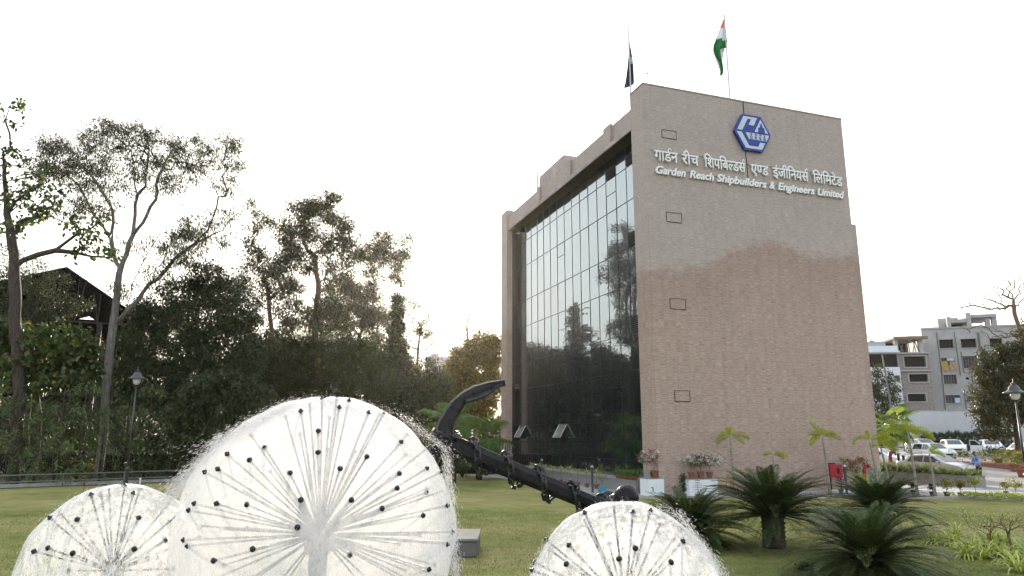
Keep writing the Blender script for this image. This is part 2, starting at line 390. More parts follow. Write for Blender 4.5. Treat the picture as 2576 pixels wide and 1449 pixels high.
# curtain wall: every pane is set a hair off true, which breaks up the reflections
rnd = random.Random(5)
TR = [0.55, 1.37, 3.30, 5.87, 7.80, 10.40, 12.35, 14.95, 16.87, 18.05]; MU = [1.36] + [round(2.27 + 1.21*i, 3) for i in range(17)]
MU = [m for m in MU if m < 21.5] + [21.56]
cw = empty('curtain_wall', parent=off)
opened = {(2.27+1.21*8, 1), (2.27+1.21*14, 1)}
gm = MB(); UG = .80
for i in range(len(MU)-1):
    for j in range(len(TR)-1):
        a, b2, z0, z1 = MU[i], MU[i+1], TR[j], TR[j+1]
        e = [rnd.uniform(-.006, .006) for _ in range(3)]; 
        nx, ny = 3, 3; vs = []; fs = []
        for jj in range(ny+1):
            for ii in range(nx+1):
                s_, r_ = ii/nx, jj/ny; bulge = .0035*sin(pi*s_)*sin(pi*r_)
                vs.append((UG + e[0]*(s_-.5) + e[1]*(r_-.5)*1.6 + bulge*e[2]/.004, a+(b2-a)*s_, z0+(z1-z0)*r_))
        for jj in range(ny):
            for ii in range(nx):
                k = jj*(nx+1)+ii; fs.append((k, k+nx+1, k+nx+2, k+1))
        gm.add(vs, fs)
o = gm.build('glazing', M['glass'], cw, smooth=True)
gr = MB()
for m in MU: gr.box(UG-.022, UG+.03, m-.011, m+.011, .55, 18.05)
for zz in TR[1:-1]: gr.box(UG-.020, UG+.03, 1.355, 21.55, zz-.015, zz+.015)
ex = [(14.98+1.0, 5.92-.0, 4.70), (13.6, 10.75, 9.56), ]
for (zc, ia) in ((15.98, 3), (14.10, 9), (9.25, 9), (13.75, 15), (9.5, 15), (7.0, 9), (13.2, 15), (2.35, 2)):
    gr.box(UG-.021, UG+.03, MU[ia], MU[ia+1], zc-.011, zc+.011)
gr.build('mullion_grid', M['mullion'], cw)
for (ia, z0, z1) in ((3, 16.95, 17.55), (1, 16.95, 17.55), (1, 12.42, 13.15), (1, 7.88, 8.62), (16, 5.95, 6.35), (0, 12.42, 13.15), (0, 16.95, 17.55), (0, 7.88, 8.62)):
    ia2 = min(ia, len(MU)-2); lv = MB().box(UG-.026, UG-.023, MU[ia2]+.03, MU[ia2+1]-.03, z0, z1, 1)
    k = z0 + .04
    while k < z1 - .03:
        lv.add([(UG-.03, MU[ia2]+.03, k), (UG-.03, MU[ia2+1]-.03, k), (UG-.09, MU[ia2+1]-.03, k-.035), (UG-.09, MU[ia2]+.03, k-.035), (UG-.03, MU[ia2]+.03, k+.012), (UG-.03, MU[ia2+1]-.03, k+.012), (UG-.09, MU[ia2+1]-.03, k-.023), (UG-.09, MU[ia2]+.03, k-.023)], [(0,1,2,3),(4,7,6,5),(2,3,7,6),(0,4,7,3),(1,2,6,5)])
        k += .10
    lv.build('louvre_vent', [M['louvre'], M['black']], off)
M['frame'] = plain('window_frame', (.55,.56,.56), .4, .6)
for ia, lb in ((9, 'pale window vane swung open at the bottom'), (15, 'small window vane swung open near the far pier')):
    a, b2 = MU[ia], MU[ia+1]; z0, z1 = 2.36, 3.27; dx = -.46
    wn = empty('open_window', parent=off)
    MB().add([(UG-.03, a+.04, z1), (UG-.03, b2-.04, z1), (UG-.03+dx, b2-.04, z0+.12), (UG-.03+dx, a+.04, z0+.12)], [(0,1,2,3)]).build('window_pane', M['pane'], wn)
    fr = MB()
    for p, q in (((UG-.03, a+.03, z1), (UG-.03+dx, a+.03, z0+.12)), ((UG-.03, b2-.03, z1), (UG-.03+dx, b2-.03, z0+.12)), ((UG-.03+dx, a+.03, z0+.12), (UG-.03+dx, b2-.03, z0+.12))): fr.tube([p, q], .028, 4)
    fr.build('window_frame', M['frame'], wn)
    MB().add([(UG-.024, a+.02, z0), (UG-.024, b2-.02, z0), (UG-.024, b2-.02, z1), (UG-.024, a+.02, z1)], [(0,1,2,3)]).build('window_opening', M['black'], wn)
M['hatch'] = plain('hatch_gap', (.065,.052,.046), .9, 0, .1)
# access hatches on the front
for (u0, u1, z0, z1) in ((.98,1.80,17.25,17.68), (1.02,1.88,12.87,13.35), (1.0,1.86,8.54,9.05), (1.03,1.84,4.18,4.68)):
    hq = MB()
    for a, b2, c, d in ((u0,u1,z0-.022,z0+.012),(u0,u1,z1-.008,z1+.008),(u0-.014,u0+.010,z0+.012,z1-.008),(u1-.006,u1+.008,z0+.012,z1-.008)): hq.box(a, b2, -.022, -.003, c, d)
    hq.build('access_hatch', M['hatch'], off)
# granite ledge below the glass
MB().box(-.38, .79, 1.4, 21.1, 0, .50).build('granite_ledge', M['granite'], off)
MB().box(-.42, .792, 1.402, 21.1, .502, .55).build('ledge_coping', M['granite'], off)
MB().tube([(6.02,-.02,20.0),(6.02,-.025,19.2)], .02, 5).build('cable', M['black'], off)
MB().tube([(5.93,-.02,17.2),(5.98,-.02,16.6),(6.0,-.02,15.6)], .018, 5).build('cable', M['black'], off)
wr = MB()
wr.tube([(.25+.18*i, -.015, 16.48+.03*sin(i*.5)) for i in range(66)], .010, 4); wr.tube([(2.1+.18*i, -.015, 15.50+.06*sin(i*.8)) for i in range(57)], .009, 4)
wr.build('sign_wiring', M['black'], off)

# ------------------------------------------------------------------ lettering
M['white_metal'] = plain('white_letter_metal', (.80,.80,.79), .35, 0, .5, .05)
def glyph_mesh(s, extrude=0.0, offset=0.0, shear=0.0):
    c = bpy.data.curves.new('glyph', 'FONT'); c.body = s; c.extrude = extrude; c.offset = offset; c.shear = shear; c.resolution_u = 4
    o = bpy.data.objects.new('glyph', c); COL.objects.link(o)
    me = bpy.data.meshes.new_from_object(o.evaluated_get(bpy.context.evaluated_depsgraph_get()))
    bpy.data.objects.remove(o); bpy.data.curves.remove(c); return me
def glyph_w(s):
    me = glyph_mesh(s); xs = [v.co.x for v in me.vertices]; bpy.data.meshes.remove(me); return max(xs) if xs else 0
_nw = glyph_w('न'); ADV = {}
def adv(ch):
    if ch not in ADV: ADV[ch] = glyph_w(ch + 'न') - _nw
    return ADV[ch]
def word_mesh(tokens, ext=.06, off_=.012):
    """tokens: glyphs, 'half:X' (stem cut away) or 'reph' (hook over the letter before)"""
    bmw = bmesh.new(); x = 0.0
    for tk in tokens:
        if tk == 'reph':
            mb = MB(); cx = x - .10
            mb.tube([(cx-.06, .62, 0), (cx-.10, .72, 0), (cx-.06, .82, 0), (cx+.03, .86, 0), (cx+.12, .82, 0), (cx+.15, .74, 0)], [.05]*6, 6); me = mb.mesh()
            bmw.from_mesh(me); bpy.data.meshes.remove(me); continue
        half = tk.startswith('half:'); ch = tk[5:] if half else tk
        me = glyph_mesh(ch, ext, off_); b = bmesh.new(); b.from_mesh(me); bpy.data.meshes.remove(me); a = adv(ch)
        if half:
            cut = a - .21
            bmesh.ops.bisect_plane(b, geom=b.verts[:]+b.edges[:]+b.faces[:], plane_co=(cut,0,0), plane_no=(1,0,0), clear_outer=True); a = cut - .005
        bmesh.ops.translate(b, verts=b.verts, vec=(x,0,0)); me = bpy.data.meshes.new('g'); b.to_mesh(me); b.free(); bmw.from_mesh(me); bpy.data.meshes.remove(me); x += a
    me = bpy.data.meshes.new('word'); bmw.to_mesh(me); bmw.free(); return me
def set_word(me, parent, u0, u1, zref, yref, sy, depth, name='word', mat=None):
    """fits the word between u0 and u1 on the front wall; yref (glyph height) lands on zref"""
    xs = [v.co.x for v in me.vertices]; a, b = min(xs), max(xs); k = (u1-u0)/(b-a)
    for v in me.vertices:
        x, y, z_ = v.co; v.co = ((x-a)*k+u0, depth - .05 - z_*.8, zref+(y-yref)*sy)
    return link(name, me, mat or M['white_metal'], parent)
hin = empty('hindi_lettering', (CX, CY, 0), YAW, 'raised white Hindi company name across the top of the stone front', 'lettering')
for toks, u0, u1 in ((['ग','ा','ड','reph','न'], .44, 1.76), (['र','ी','च'], 2.0, 2.98), (['ि','श','प','ि','ब','half:ल','ड','स','reph'], 3.31, 5.84), (['ए','half:ण','ड'], 6.14, 7.24), (['इ','ं','ज','ी','ि','न','य','स','reph'], 7.54, 9.88), (['ि','ल','ि','म','ट','े','ड'], 10.15, 12.13)):
    set_word(word_mesh(toks), hin, u0, u1, 16.46, .622, .80, -.03)
eng = empty('english_lettering', (CX, CY, 0), YAW, 'raised white slanted English company name under the Hindi line', 'lettering')
for s_, u0, u1, yr in (('Garden', .48, 2.17, 0), ('Reach', 2.41, 3.83, 0), ('Shipbuilders', 4.01, 7.06, 0), ('&', 7.26, 7.57, 0), ('Engineers', 7.79, 10.18, 0), ('Limited', 10.36, 12.17, 0)):
    set_word(glyph_mesh(s_, .06, .026, .25), eng, u0, u1, 15.27, 0, .56, -.03)
# ------------------------------------------------------------------ emblem
M['blue'] = plain('emblem_blue', (.012,.035,.27), .4, 0, .4, .12); M['pale'] = plain('emblem_pale', (.50,.56,.66), .4, 0, .4, .06)
M['ink'] = plain('emblem_ink', (.02,.03,.12), .5)
em = empty('emblem_sign', B(6.35, 0, 18.19), YAW, 'blue hexagonal company emblem with pale letters high on the stone front', 'sign')
hexa = [(1.15*cos(k*pi/3), 1.15*sin(k*pi/3)) for k in range(6)]
MB().prism(hexa, -.20, -.06).build('hexagon_plate', M['blue'], em)
MB().box(-.25, .25, -.06, -.002, -.25, .25).build('wall_bracket', M['black'], em)
for nm, pl in (('pale_shape', [(-.52,.88),(.33,.88),(.09,.42),(-.24,.42),(-.05,.76),(-.27,.76),(-.66,.08),(-.97,.08)]), ('pale_shape', [(.54,.83),(.97,.08),(.11,.08)]), ('pale_shape', [(-1.03,-.03),(-.71,-.03),(-.29,-.75),(.28,-.75),(.42,-.49),(.74,-.49),(.51,-.89),(-.5,-.89)]), ('pale_shape', [(-.47,-.02),(1.04,-.02),(.83,-.37),(-.27,-.37)])):
    MB().prism(pl, -.215, -.201).build(nm, M['pale'], em)
MB().prism([(.34,.082),(.35,.32),(.44,.38),(.47,.34),(.49,.57),(.53,.56),(.54,.41),(.57,.62),(.60,.62),(.64,.39),(.75,.34),(.77,.082)], -.225, -.216).build('ship_silhouette', M['blue'], em)
def flat_text(s_, parent, x0, x1, z0, hgt, y, mat, name='letter', off_=.0):
    me = glyph_mesh(s_, .004, off_); xs = [v.co.x for v in me.vertices]; ys = [v.co.y for v in me.vertices]; a, b = min(xs), max(xs); c, d = min(ys), max(ys)
    for v in me.vertices: q = v.co.copy(); v.co = (x0+(q.x-a)/(b-a)*(x1-x0), y - q.z, z0+(q.y-c)/(d-c)*hgt)
    return link(name, me, mat, parent)
for ch, x in (('G', -.13), ('R', .18), ('S', .44), ('E', .72)): flat_text(ch, em, x-.075, x+.075, -.345, .17, -.222, M['ink'], off_=.02)
for wd, x in (('जी', -.13), ('आर', .18), ('एस', .46), ('ई', .74)): flat_text(wd, em, x-.075, x+.075 if len(wd) > 1 else x+.04, -.15, .11, -.222, M['ink'], 'word')
# ------------------------------------------------------------------ flags
M['pole'] = plain('flagpole_metal', (.60,.59,.58), .4, .3); M['flag_black'] = plain('black_flag_cloth', (.030,.030,.042), .85, 0, .2)
M['saffron'] = plain('saffron_cloth', (.62,.10,.03), .8, 0, .2); M['flag_white'] = plain('white_cloth', (.72,.72,.74), .8, 0, .2); M['flag_green'] = plain('green_cloth', (.022,.17,.05), .8, 0, .2)
def drape(rows, folds, amp, mats_rows, seed=0, n=10):
    """rows: (z, x left, x right); a hanging cloth with soft folds"""
    mb = MB(); vs = []; fs = []; ms = []
    for i, (zz, xa, xb) in enumerate(rows):
        for k in range(n+1):
            s_ = k/n; vs.append((xa+(xb-xa)*s_, amp*sin(s_*folds*pi*2+zz*1.3+seed)*min(1, .3+.12*i), zz))
    for i in range(len(rows)-1):
        for k in range(n):
            a = i*(n+1)+k; fs.append((a, a+1, a+n+2, a+n+1)); ms.append(mats_rows(i, k/n))
    mb.add(vs, fs); mb.m = ms; return mb
f1 = empty('flagpole', B(.42, 2, 18.3), YAW, 'thin pale flagpole carrying the black company flag', 'flagpole')
MB().tube([(0,0,0),(0,0,6.15)], [.055,.035], 8).build('pole', M['pole'], f1); MB().ball((0,0,6.18), .05, 8, 5).build('finial', M['pole'], f1)
fl = empty('company_flag', B(.42, 2, 23.9), YAW, 'limp black flag with a pale hexagonal badge', 'flag')
D1 = lambda x, y: ((x-245)*.00406, (250-y)*.00406)
rows = [(.10,.00,.03),(-.3,-.03,.05),(-.8,-.05,.12),(-1.3,-.09,.16),(-1.8,-.14,.17),(-2.3,-.19,.165),(-2.72,-.24,.17),(-2.86,-.27,.06),(-3.04,-.33,-.25)]
rows = [(a*1.0-.1, b*1.15, c*1.15) for a, b, c in rows]
drape(rows, 1.2, .10, lambda i, s_: 0).build('cloth', M['flag_black'], fl, smooth=True)
bd = MB(); 
for k0, k1 in (((-.075,.0),(.0,.0)),): pass
hx = [(.022+.125*cos(k*pi/3+pi/6), -1.55+.21*sin(k*pi/3+pi/6)) for k in range(6)]; hi = [(.022+.095*cos(k*pi/3+pi/6), -1.55+.16*sin(k*pi/3+pi/6)) for k in range(6)]
for k in range(6): j = (k+1) % 6; bd.prism([hx[k], hx[j], hi[j], hi[k]], -.145, -.135)
bd.prism([(-.05,-1.62),(-.01,-1.66),(.09,-1.47),(.05,-1.44)], -.145, -.135); bd.prism([(.03,-1.64),(.08,-1.60),(.10,-1.52),(.07,-1.53)], -.145, -.135); bd.prism([(-.05,-1.50),(-.06,-1.58),(-.02,-1.50),(0,-1.44)], -.145, -.135)
bd.build('badge', M['pale'], fl)
f2 = empty('flagpole', B(6.75, 2, 18.3), YAW, 'thin pale flagpole carrying the Indian tricolour', 'flagpole')
MB().tube([(0,0,0),(0,0,8.1)], [.065,.04], 8).build('pole', M['pole'], f2); MB().ball((0,0,8.13), .055, 8, 5).build('finial', M['pole'], f2)
f3 = empty('national_flag', B(6.75, 2, 26.2), YAW, 'limp Indian tricolour hanging in folds with its green band lowest', 'flag')
rows = [(0,-.06,-.02),(-.35,-.20,-.02),(-.62,-.32,.0),(-.95,-.46,.02),(-1.25,-.62,.02),(-1.32,-.65,.02),(-1.6,-.78,.03),(-1.82,-.90,.05),(-1.86,-.92,-.16),(-2.2,-1.0,-.22),(-2.6,-.90,-.26),(-2.95,-.66,-.30),(-3.3,-.52,-.34),(-3.6,-.56,-.42)]
def tri(i, s_):
    if i < 2: return 0 if s_ < .65 else 1
    if i < 5: return 1
    if 8 <= i < 10 and s_ > .62: return 1
    return 2
drape(rows, 1.6, .13, tri, 2, 14).build('cloth', [M['saffron'], M['flag_white'], M['flag_green']], f3, smooth=True)
wh = MB(); wh.torus((-.30,-.16,-2.12), .085, .016, (0,1,0), 14, 4)
for k in range(6): wh.tube([(-.30,-.16,-2.12), (-.30+.08*cos(k*pi/3), -.16, -2.12+.08*sin(k*pi/3))], .006, 3)
wh.build('wheel_emblem', M['ink'], f3)
# a bird
bp_ = P(1627, 186, 60); bi = MB(); bi.ball((0,0,0), (.07,.18,.06), 8, 5); bi.add([(0,.05,.03),(.32,-.02,.12),(.30,-.10,.10),(0,-.07,.03)], [(0,1,2,3)]); bi.add([(0,.05,.03),(-.25,-.02,.20),(-.22,-.10,.18),(0,-.07,.03)], [(0,1,2,3)]); bi.add([(0,-.15,0),(.05,-.28,0),(-.05,-.28,0)], [(0,1,2)])
o = bi.build('bird', M['black']); o.location = bp_; tag(o, 'small dark bird flying alone in the white sky between the flags', 'bird')
# ================================================================== trees
RNG = np.random.default_rng(11)
def unit(v): return v / np.maximum(np.linalg.norm(v, axis=-1, keepdims=True), 1e-9)
def leaf_arrays(base, d, up, L, Wd, fold=.18, mid=.45):
    """one folded blade per entry: base, tip and two sides"""
    d = unit(d); s = unit(np.cross(d, up)); n = np.cross(s, d)
    L = np.asarray(L)[:, None]; Wd = np.asarray(Wd)[:, None]
    c = base + d*L*mid - n*L*fold*.25
    V = np.stack([base, c - s*Wd*.5 + n*Wd*fold, base + d*L - n*L*fold*.4, c + s*Wd*.5 + n*Wd*fold], 1)
    F_ = np.arange(len(base)*4).reshape(-1, 4); return V.reshape(-1, 3), F_
def grow(trunk, tips, alpha=.45, jit=.10, step=.7, rng=RNG, sag=0.0):
    """joins every crown tip to the nearest stretch of the tree grown so far"""
    pos = [Vector(p) for p in trunk]; par = [-1] + list(range(len(pos)-1)); dep = [0.0]
    for i in range(1, len(pos)): dep.append(dep[-1] + (pos[i]-pos[i-1]).length)
    arr = np.array([tuple(p) for p in pos]); da = np.array(dep); ends = []
    start = max(1, int(len(trunk)*.35)); mask0 = np.zeros(len(pos)); mask0[:start] = 1e3
    pen = list(mask0)
    tips = sorted(tips, key=lambda t: np.min(np.linalg.norm(arr - np.array(t), axis=1)))
    for tp in tips:
        tv = np.array(tp); dd = np.linalg.norm(arr - tv, axis=1)
        up_pen = np.maximum(0, arr[:, 2] - tv[2] + .2) * (.9 - sag)
        k = int(np.argmin(dd + alpha*da*.35 + up_pen + np.array(pen)))
        a = pos[k]; b = Vector(tp); n = max(1, int(dd[k]/step)); prev = k; Ld = (b-a).length
        pd = (a - pos[par[k]]).normalized() if par[k] >= 0 else Vector((0,0,1))
        ctrl = a + pd*Ld*.38 + Vector((0,0,.10*Ld))
        for i in range(1, n+1):
            t_ = i/n; q = a*(1-t_)**2 + ctrl*(2*t_*(1-t_)) + b*t_*t_
            if i < n: q = q + Vector(rng.normal(0, jit*min(1, Ld*.4), 3))
            pos.append(q); par.append(prev); dep.append(dep[prev] + (q-pos[prev]).length); pen.append(0.0); prev = len(pos)-1
        arr = np.array([tuple(p) for p in pos]); da = np.array(dep); ends.append(prev)
    return pos, par, ends
def limbs(pos, par, r_tip, r_base, trunk_n, name, mat, parent, p=2.3):
    n = len(pos); area = np.zeros(n); kids = [[] for _ in range(n)]
    for i in range(n):
        if par[i] >= 0: kids[par[i]].append(i)
    for i in range(n-1, -1, -1):
        if not kids[i]: area[i] = r_tip**p
        if par[i] >= 0: area[par[i]] += area[i]
    r = area**(1/p); k = r_base/max(r[0], 1e-6)
    r = r_tip + (r - r_tip)*max(.2, (r_base - r_tip)/max(1e-6, r[0]-r_tip))
    mb = MB(); stack = [(0, None)]; 
    while stack:
        i, fr = stack.pop(); pts = [] if fr is None else [pos[fr]]; rr = [] if fr is None else [min(r[fr], r[i]*1.25)]
        while True:
            pts.append(pos[i]); rr.append(r[i])
            if not kids[i]: break
            ks = sorted(kids[i], key=lambda q: -area[q])
            for q in ks[1:]: stack.append((q, i))
            i = ks[0]
        if len(pts) > 1: mb.tube(pts, rr, 9 if rr[0] > .12 else (5 if rr[0] > .03 else 4), cap=False)
    return link(name, mb.mesh(name), mat, parent, True)
def tips_from(blobs, Y, depth=.85, rng=RNG):
    out = []
    for (px, py, rx, ry, n) in blobs:
        for _ in range(n):
            while True:
                q = rng.uniform(-1, 1, 3)
                if q @ q < 1: break
            q = q / max(.001, np.linalg.norm(q)) * np.linalg.norm(q)**.6
            out.append(tuple(P(px + q[0]*rx, py + q[1]*ry, Y + q[2]*depth*(rx+ry)*.5*Y/F)))
    return out
def leafage(name, tips, per, sig, L, Wd, droop, mat, parent, rng=RNG, mid=.45, crown=None, flat=0.0, fold=.18):
    T = np.array(tips); N = len(T)*per
    base = np.repeat(T, per, 0) + rng.normal(0, 1, (N, 3))*np.array([sig, sig, sig*.8])
    ctr = T.mean(0) if crown is None else np.array(crown)
    out = unit(base - ctr); rv = unit(rng.normal(0, 1, (N, 3)))
    d = unit(out*.35 + rv*.85 + np.array([0, 0, -droop])); up = unit(rng.normal(0, .5, (N, 3)) + np.array([0, 0, 1.0]))
    V, Fq = leaf_arrays(base, d, up, rng.uniform(.7, 1.25, N)*L, rng.uniform(.75, 1.2, N)*Wd, mid=mid, fold=fold)
    return np_mesh(name, V, Fq, mat, parent)
def tree(name, label, cat, Y, trunk, blobs, bark, leafm, r_base, r_tip=.012, per=40, sig=.35, L=.16, Wd=.06, droop=.2, depth=.85, alpha=.45, jit=.10, group=None, trunk_dy=0.0, seed=None, step=.7, extra=None, mid=.45, base_z=None, twigs=0):
    rng = np.random.default_rng(seed if seed is not None else int(abs(blobs[0][0])*7+blobs[0][1]))
    tp = [P(x, y, Y + trunk_dy*i) for i, (x, y) in enumerate(trunk)]
    g0 = tp[0].copy(); g0.z = zg(g0.x, g0.y) - .1; pts = [g0] + [p for p in tp if p.z > g0.z + .3]
    fine = []
    for i in range(len(pts)-1):
        n = max(2, int((pts[i+1]-pts[i]).length/.6))
        for k in range(n): fine.append(pts[i].lerp(pts[i+1], k/n) + Vector(rng.normal(0, .03, 3)))
    fine.append(pts[-1]); tips = tips_from(blobs, Y, depth, rng)
    pos, par, ends = grow(fine, tips, alpha, jit, step, rng)
    root = empty(name, g0 + Vector((0,0,.1)), 0, label, cat, group)
    rel = [p - root.location for p in pos]
    limbs(rel, par, r_tip, r_base, len(fine), 'trunk', bark, root)
    tt = [tuple(Vector(q) - root.location) for q in tips]
    if per and leafm: leafage('crown', tt, int(per*1.1), sig*.74, L*1.35, Wd*1.75, droop, leafm, root, rng, mid)
    return root
M['bark_pale'] = bark_mat('pale_smooth_bark', (.10,.088,.082), (.25,.228,.21), 5, .8)
M['bark_dark'] = bark_mat('dark_rough_bark', (.035,.026,.022), (.10,.078,.064))
M['bark_warm'] = bark_mat('brown_twig_bark', (.11,.07,.045), (.24,.16,.10))
M['lf_euc'] = leaf_mat('eucalyptus_leaf', (.026,.031,.018), (.080,.084,.046), .28, .5)
M['lf_big'] = leaf_mat('broad_leaf', (.030,.055,.018), (.095,.135,.040), .35, .4, .4, .7, (.30,.22,.03), .955)
M['lf_dark'] = leaf_mat('dense_dark_leaf', (.014,.022,.009), (.060,.080,.030), .2, .5, .25, .5)
M['lf_mid'] = leaf_mat('mid_green_leaf', (.024,.031,.015), (.075,.084,.034), .3, .5)
M['lf_feather'] = leaf_mat('feathery_leaf', (.022,.031,.009), (.070,.084,.025), .3, .6, .2, .35)
M['lf_weep'] = leaf_mat('hanging_leaf', (.034,.060,.018), (.125,.165,.055), .25, .5, .25, .9, (.22,.13,.04), .985)
M['lf_yel'] = leaf_mat('yellowing_leaf', (.055,.060,.012), (.21,.17,.030), .4, .5, .3, .7, (.38,.26,.03), .80)
M['lf_olive'] = leaf_mat('olive_leaf', (.030,.036,.016), (.105,.100,.042), .3, .5, .35, .7, (.25,.10,.02), .965)

# the dark open shed behind the trees on the left
YS = 56
shed = empty('industrial_shed', G(150, 1140) * 0 + Vector((P(190,1091,YS).x, YS, 0)), radians(27), 'dark open-sided industrial shed with a gable roof behind the left trees', 'shed')
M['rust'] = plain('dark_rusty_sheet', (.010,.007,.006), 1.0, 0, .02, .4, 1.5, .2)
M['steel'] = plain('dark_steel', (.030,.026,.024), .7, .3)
sx = shed.location.x; L_ = lambda px, py: (P(px, py, YS).x - sx, P(px, py, YS).z)
rp = [L_(-160, 830), L_(100, 745), L_(255, 700), L_(380, 800), L_(470, 850)]
apex = L_(180, 684); eR = L_(345, 800); eL = L_(-160, 800)
ro = MB()
for (a, b2) in ((eL, apex), (apex, eR)):
    ro.add([(a[0], -.6, a[1]), (b2[0], -.6, b2[1]), (b2[0], 26, b2[1]), (a[0], 26, a[1]), (a[0], -.6, a[1]+.10), (b2[0], -.6, b2[1]+.10), (b2[0], 26, b2[1]+.10), (a[0], 26, a[1]+.10)], [(0,1,2,3),(4,7,6,5),(0,4,5,1),(2,6,7,3),(0,3,7,4),(1,5,6,2)])
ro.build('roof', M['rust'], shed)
tr = MB(); b0 = (eL[0], eL[1]-.2); b1 = (eR[0], eR[1]-.2)
tr.tube([(eL[0], 0, eL[1]-.35), (eR[0], 0, eR[1]-.35)], .10, 4)
for k in range(1, 10):
    x = eL[0] + (eR[0]-eL[0])*k/10; top = eL[1] + (apex[1]-eL[1])*min((x-eL[0])/(apex[0]-eL[0]), (eR[0]-x)/(eR[0]-apex[0])) - .1
    tr.tube([(x, 0, eL[1]-.35), (x+.5*(1 if k % 2 else -1), 0, top)], .06, 4); tr.tube([(x, 0, eL[1]-.35), (x, 0, top)], .05, 4)
tr.tube([(eL[0], 0, 7.2), (eR[0], 0, 7.0)], .09, 4); tr.tube([(eL[0], -.05, 5.9), (eR[0], -.05, 5.7)], .16, 4)
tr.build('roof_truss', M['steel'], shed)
for x in (eL[0]+1, eL[0]+7, eL[0]+13, eR[0]-.6):
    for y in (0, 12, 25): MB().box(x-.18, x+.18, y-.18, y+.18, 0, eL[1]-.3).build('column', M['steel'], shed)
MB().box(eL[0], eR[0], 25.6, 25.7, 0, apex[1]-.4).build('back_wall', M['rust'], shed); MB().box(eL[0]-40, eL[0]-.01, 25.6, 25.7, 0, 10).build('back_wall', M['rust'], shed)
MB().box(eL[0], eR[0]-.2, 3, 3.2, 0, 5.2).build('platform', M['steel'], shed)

def TR_(*a, **k): return tree(*a, **k)
# pale eucalyptus, its main limbs traced
def eucalyptus():
    Y = 45; rng = np.random.default_rng(77)
    g0 = P(258, 1091, Y); g0.z = 0
    root = empty('eucalyptus_tree', g0, 0, 'tall pale-barked eucalyptus with bare forking limbs and a thin airy crown', 'tree')
    main = [(258,1160),(262,1080),(266,980),(274,900),(284,820),(293,750),(299,690)]
    limbs_px = [
        [(299,690),(292,660),(280,610),(262,575),(225,548),(190,530),(160,480)], [(299,690),(318,640),(335,590),(340,540),(346,490),(340,440),(335,400),(320,365),(300,345)],
        [(280,610),(285,560),(283,530),(262,490),(240,455),(205,420),(180,395),(140,370),(110,360)], [(335,590),(360,560),(378,520),(395,480),(400,440),(420,400),(440,370)],
        [(284,820),(310,790),(330,740),(345,690),(370,640),(395,600),(420,570),(455,520),(480,480),(505,440),(530,410),(560,390)], [(293,800),(330,770),(360,735),(400,700),(440,650),(480,620),(510,590),(530,560),(545,520)],
        [(455,520),(480,500),(520,460),(545,430),(570,400)], [(340,540),(310,520),(290,470),(270,420),(255,370),(240,340)], [(346,490),(365,470),(370,420),(375,380),(370,340)], [(262,575),(235,540),(200,470),(170,440),(130,420)],
        [(395,600),(410,540),(430,480),(450,440),(470,390)], [(480,620),(520,600),(560,580),(585,585)], [(370,640),(362,590),(372,550),(365,500)]]
    pos = []; par = []; key = {}
    def node(q, pr):
        pos.append(q); par.append(pr); return len(pos)-1
    pr = -1; dy = {}
    pr = node(g0, -1)
    for x, y in main[1:]: pr = node(P(x, y, Y), pr); key[(x, y)] = pr
    key[(293,800)] = key[(284,820)]
    dsum = {}
    for i, lb in enumerate(limbs_px):
        st = lb[0]
        k = key.get(st) or min(range(len(pos)), key=lambda j: (pos[j]-P(st[0], st[1], pos[j].y)).length)
        y0 = pos[k].y; drift = rng.uniform(-1, 1)*.55; pr = k
        for x, y in lb[1:]:
            y0 += drift + rng.normal(0, .1); q = P(x, y, y0); mid_ = pos[pr].lerp(q, .5) + Vector(rng.normal(0, .07, 3))
            m_ = node(mid_, pr); pr = node(q, m_); key.setdefault((x, y), pr)
    blobs = [(250,340,50,45,26),(330,345,60,40,34),(400,370,60,45,34),(480,380,60,45,30),(560,370,45,35,20),(600,390,22,45,8),(150,400,60,50,40),(200,440,60,40,30),(130,360,40,30,14),(450,440,60,45,26),(540,440,50,40,16),(300,430,70,50,26),(370,450,60,60,24),(180,520,60,30,16),(250,500,60,40,16),(560,560,40,60,16),(490,560,40,40,14),(440,620,40,50,22),(350,620,50,40,8),(480,610,50,50,26),(400,700,40,50,12),(230,380,50,50,24),(590,500,30,60,8),(320,730,40,30,8),(90,430,40,40,12)]
    blobs = [(a, b, c, d, int(e*1.35)) for a, b, c, d, e in blobs]
    tips = tips_from(blobs, Y, .8, rng)
    arr = [tuple(p) for p in pos]
    for tp in sorted(tips, key=lambda t: np.min(np.linalg.norm(np.array(arr)-np.array(t), axis=1))):
        A = np.array(arr); dd = np.linalg.norm(A-np.array(tp), axis=1) + np.where(A[:,2] < 6.5, 50, 0) + np.maximum(0, A[:,2]-tp[2])*.6
        k = int(np.argmin(dd)); a = pos[k]; b = Vector(tp); n = max(1, int((b-a).length/.6)); pr = k
        for i in range(1, n+1):
            t_ = i/n; q = a.lerp(b, t_) + Vector((0,0,.18*sin(pi*t_)*(b-a).length*.5)) + Vector(rng.normal(0, .06, 3)) * (i < n)
            pr = node(q, pr); arr.append(tuple(q))
    rel = [p - root.location for p in pos]
    limbs(rel, par, .014, .25, 7, 'trunk', M['bark_pale'], root, 2.0)
    leafage('crown', [tuple(Vector(q)-root.location) for q in tips], 44, .25, .28, .056, .75, M['lf_euc'], root, rng)
eucalyptus()
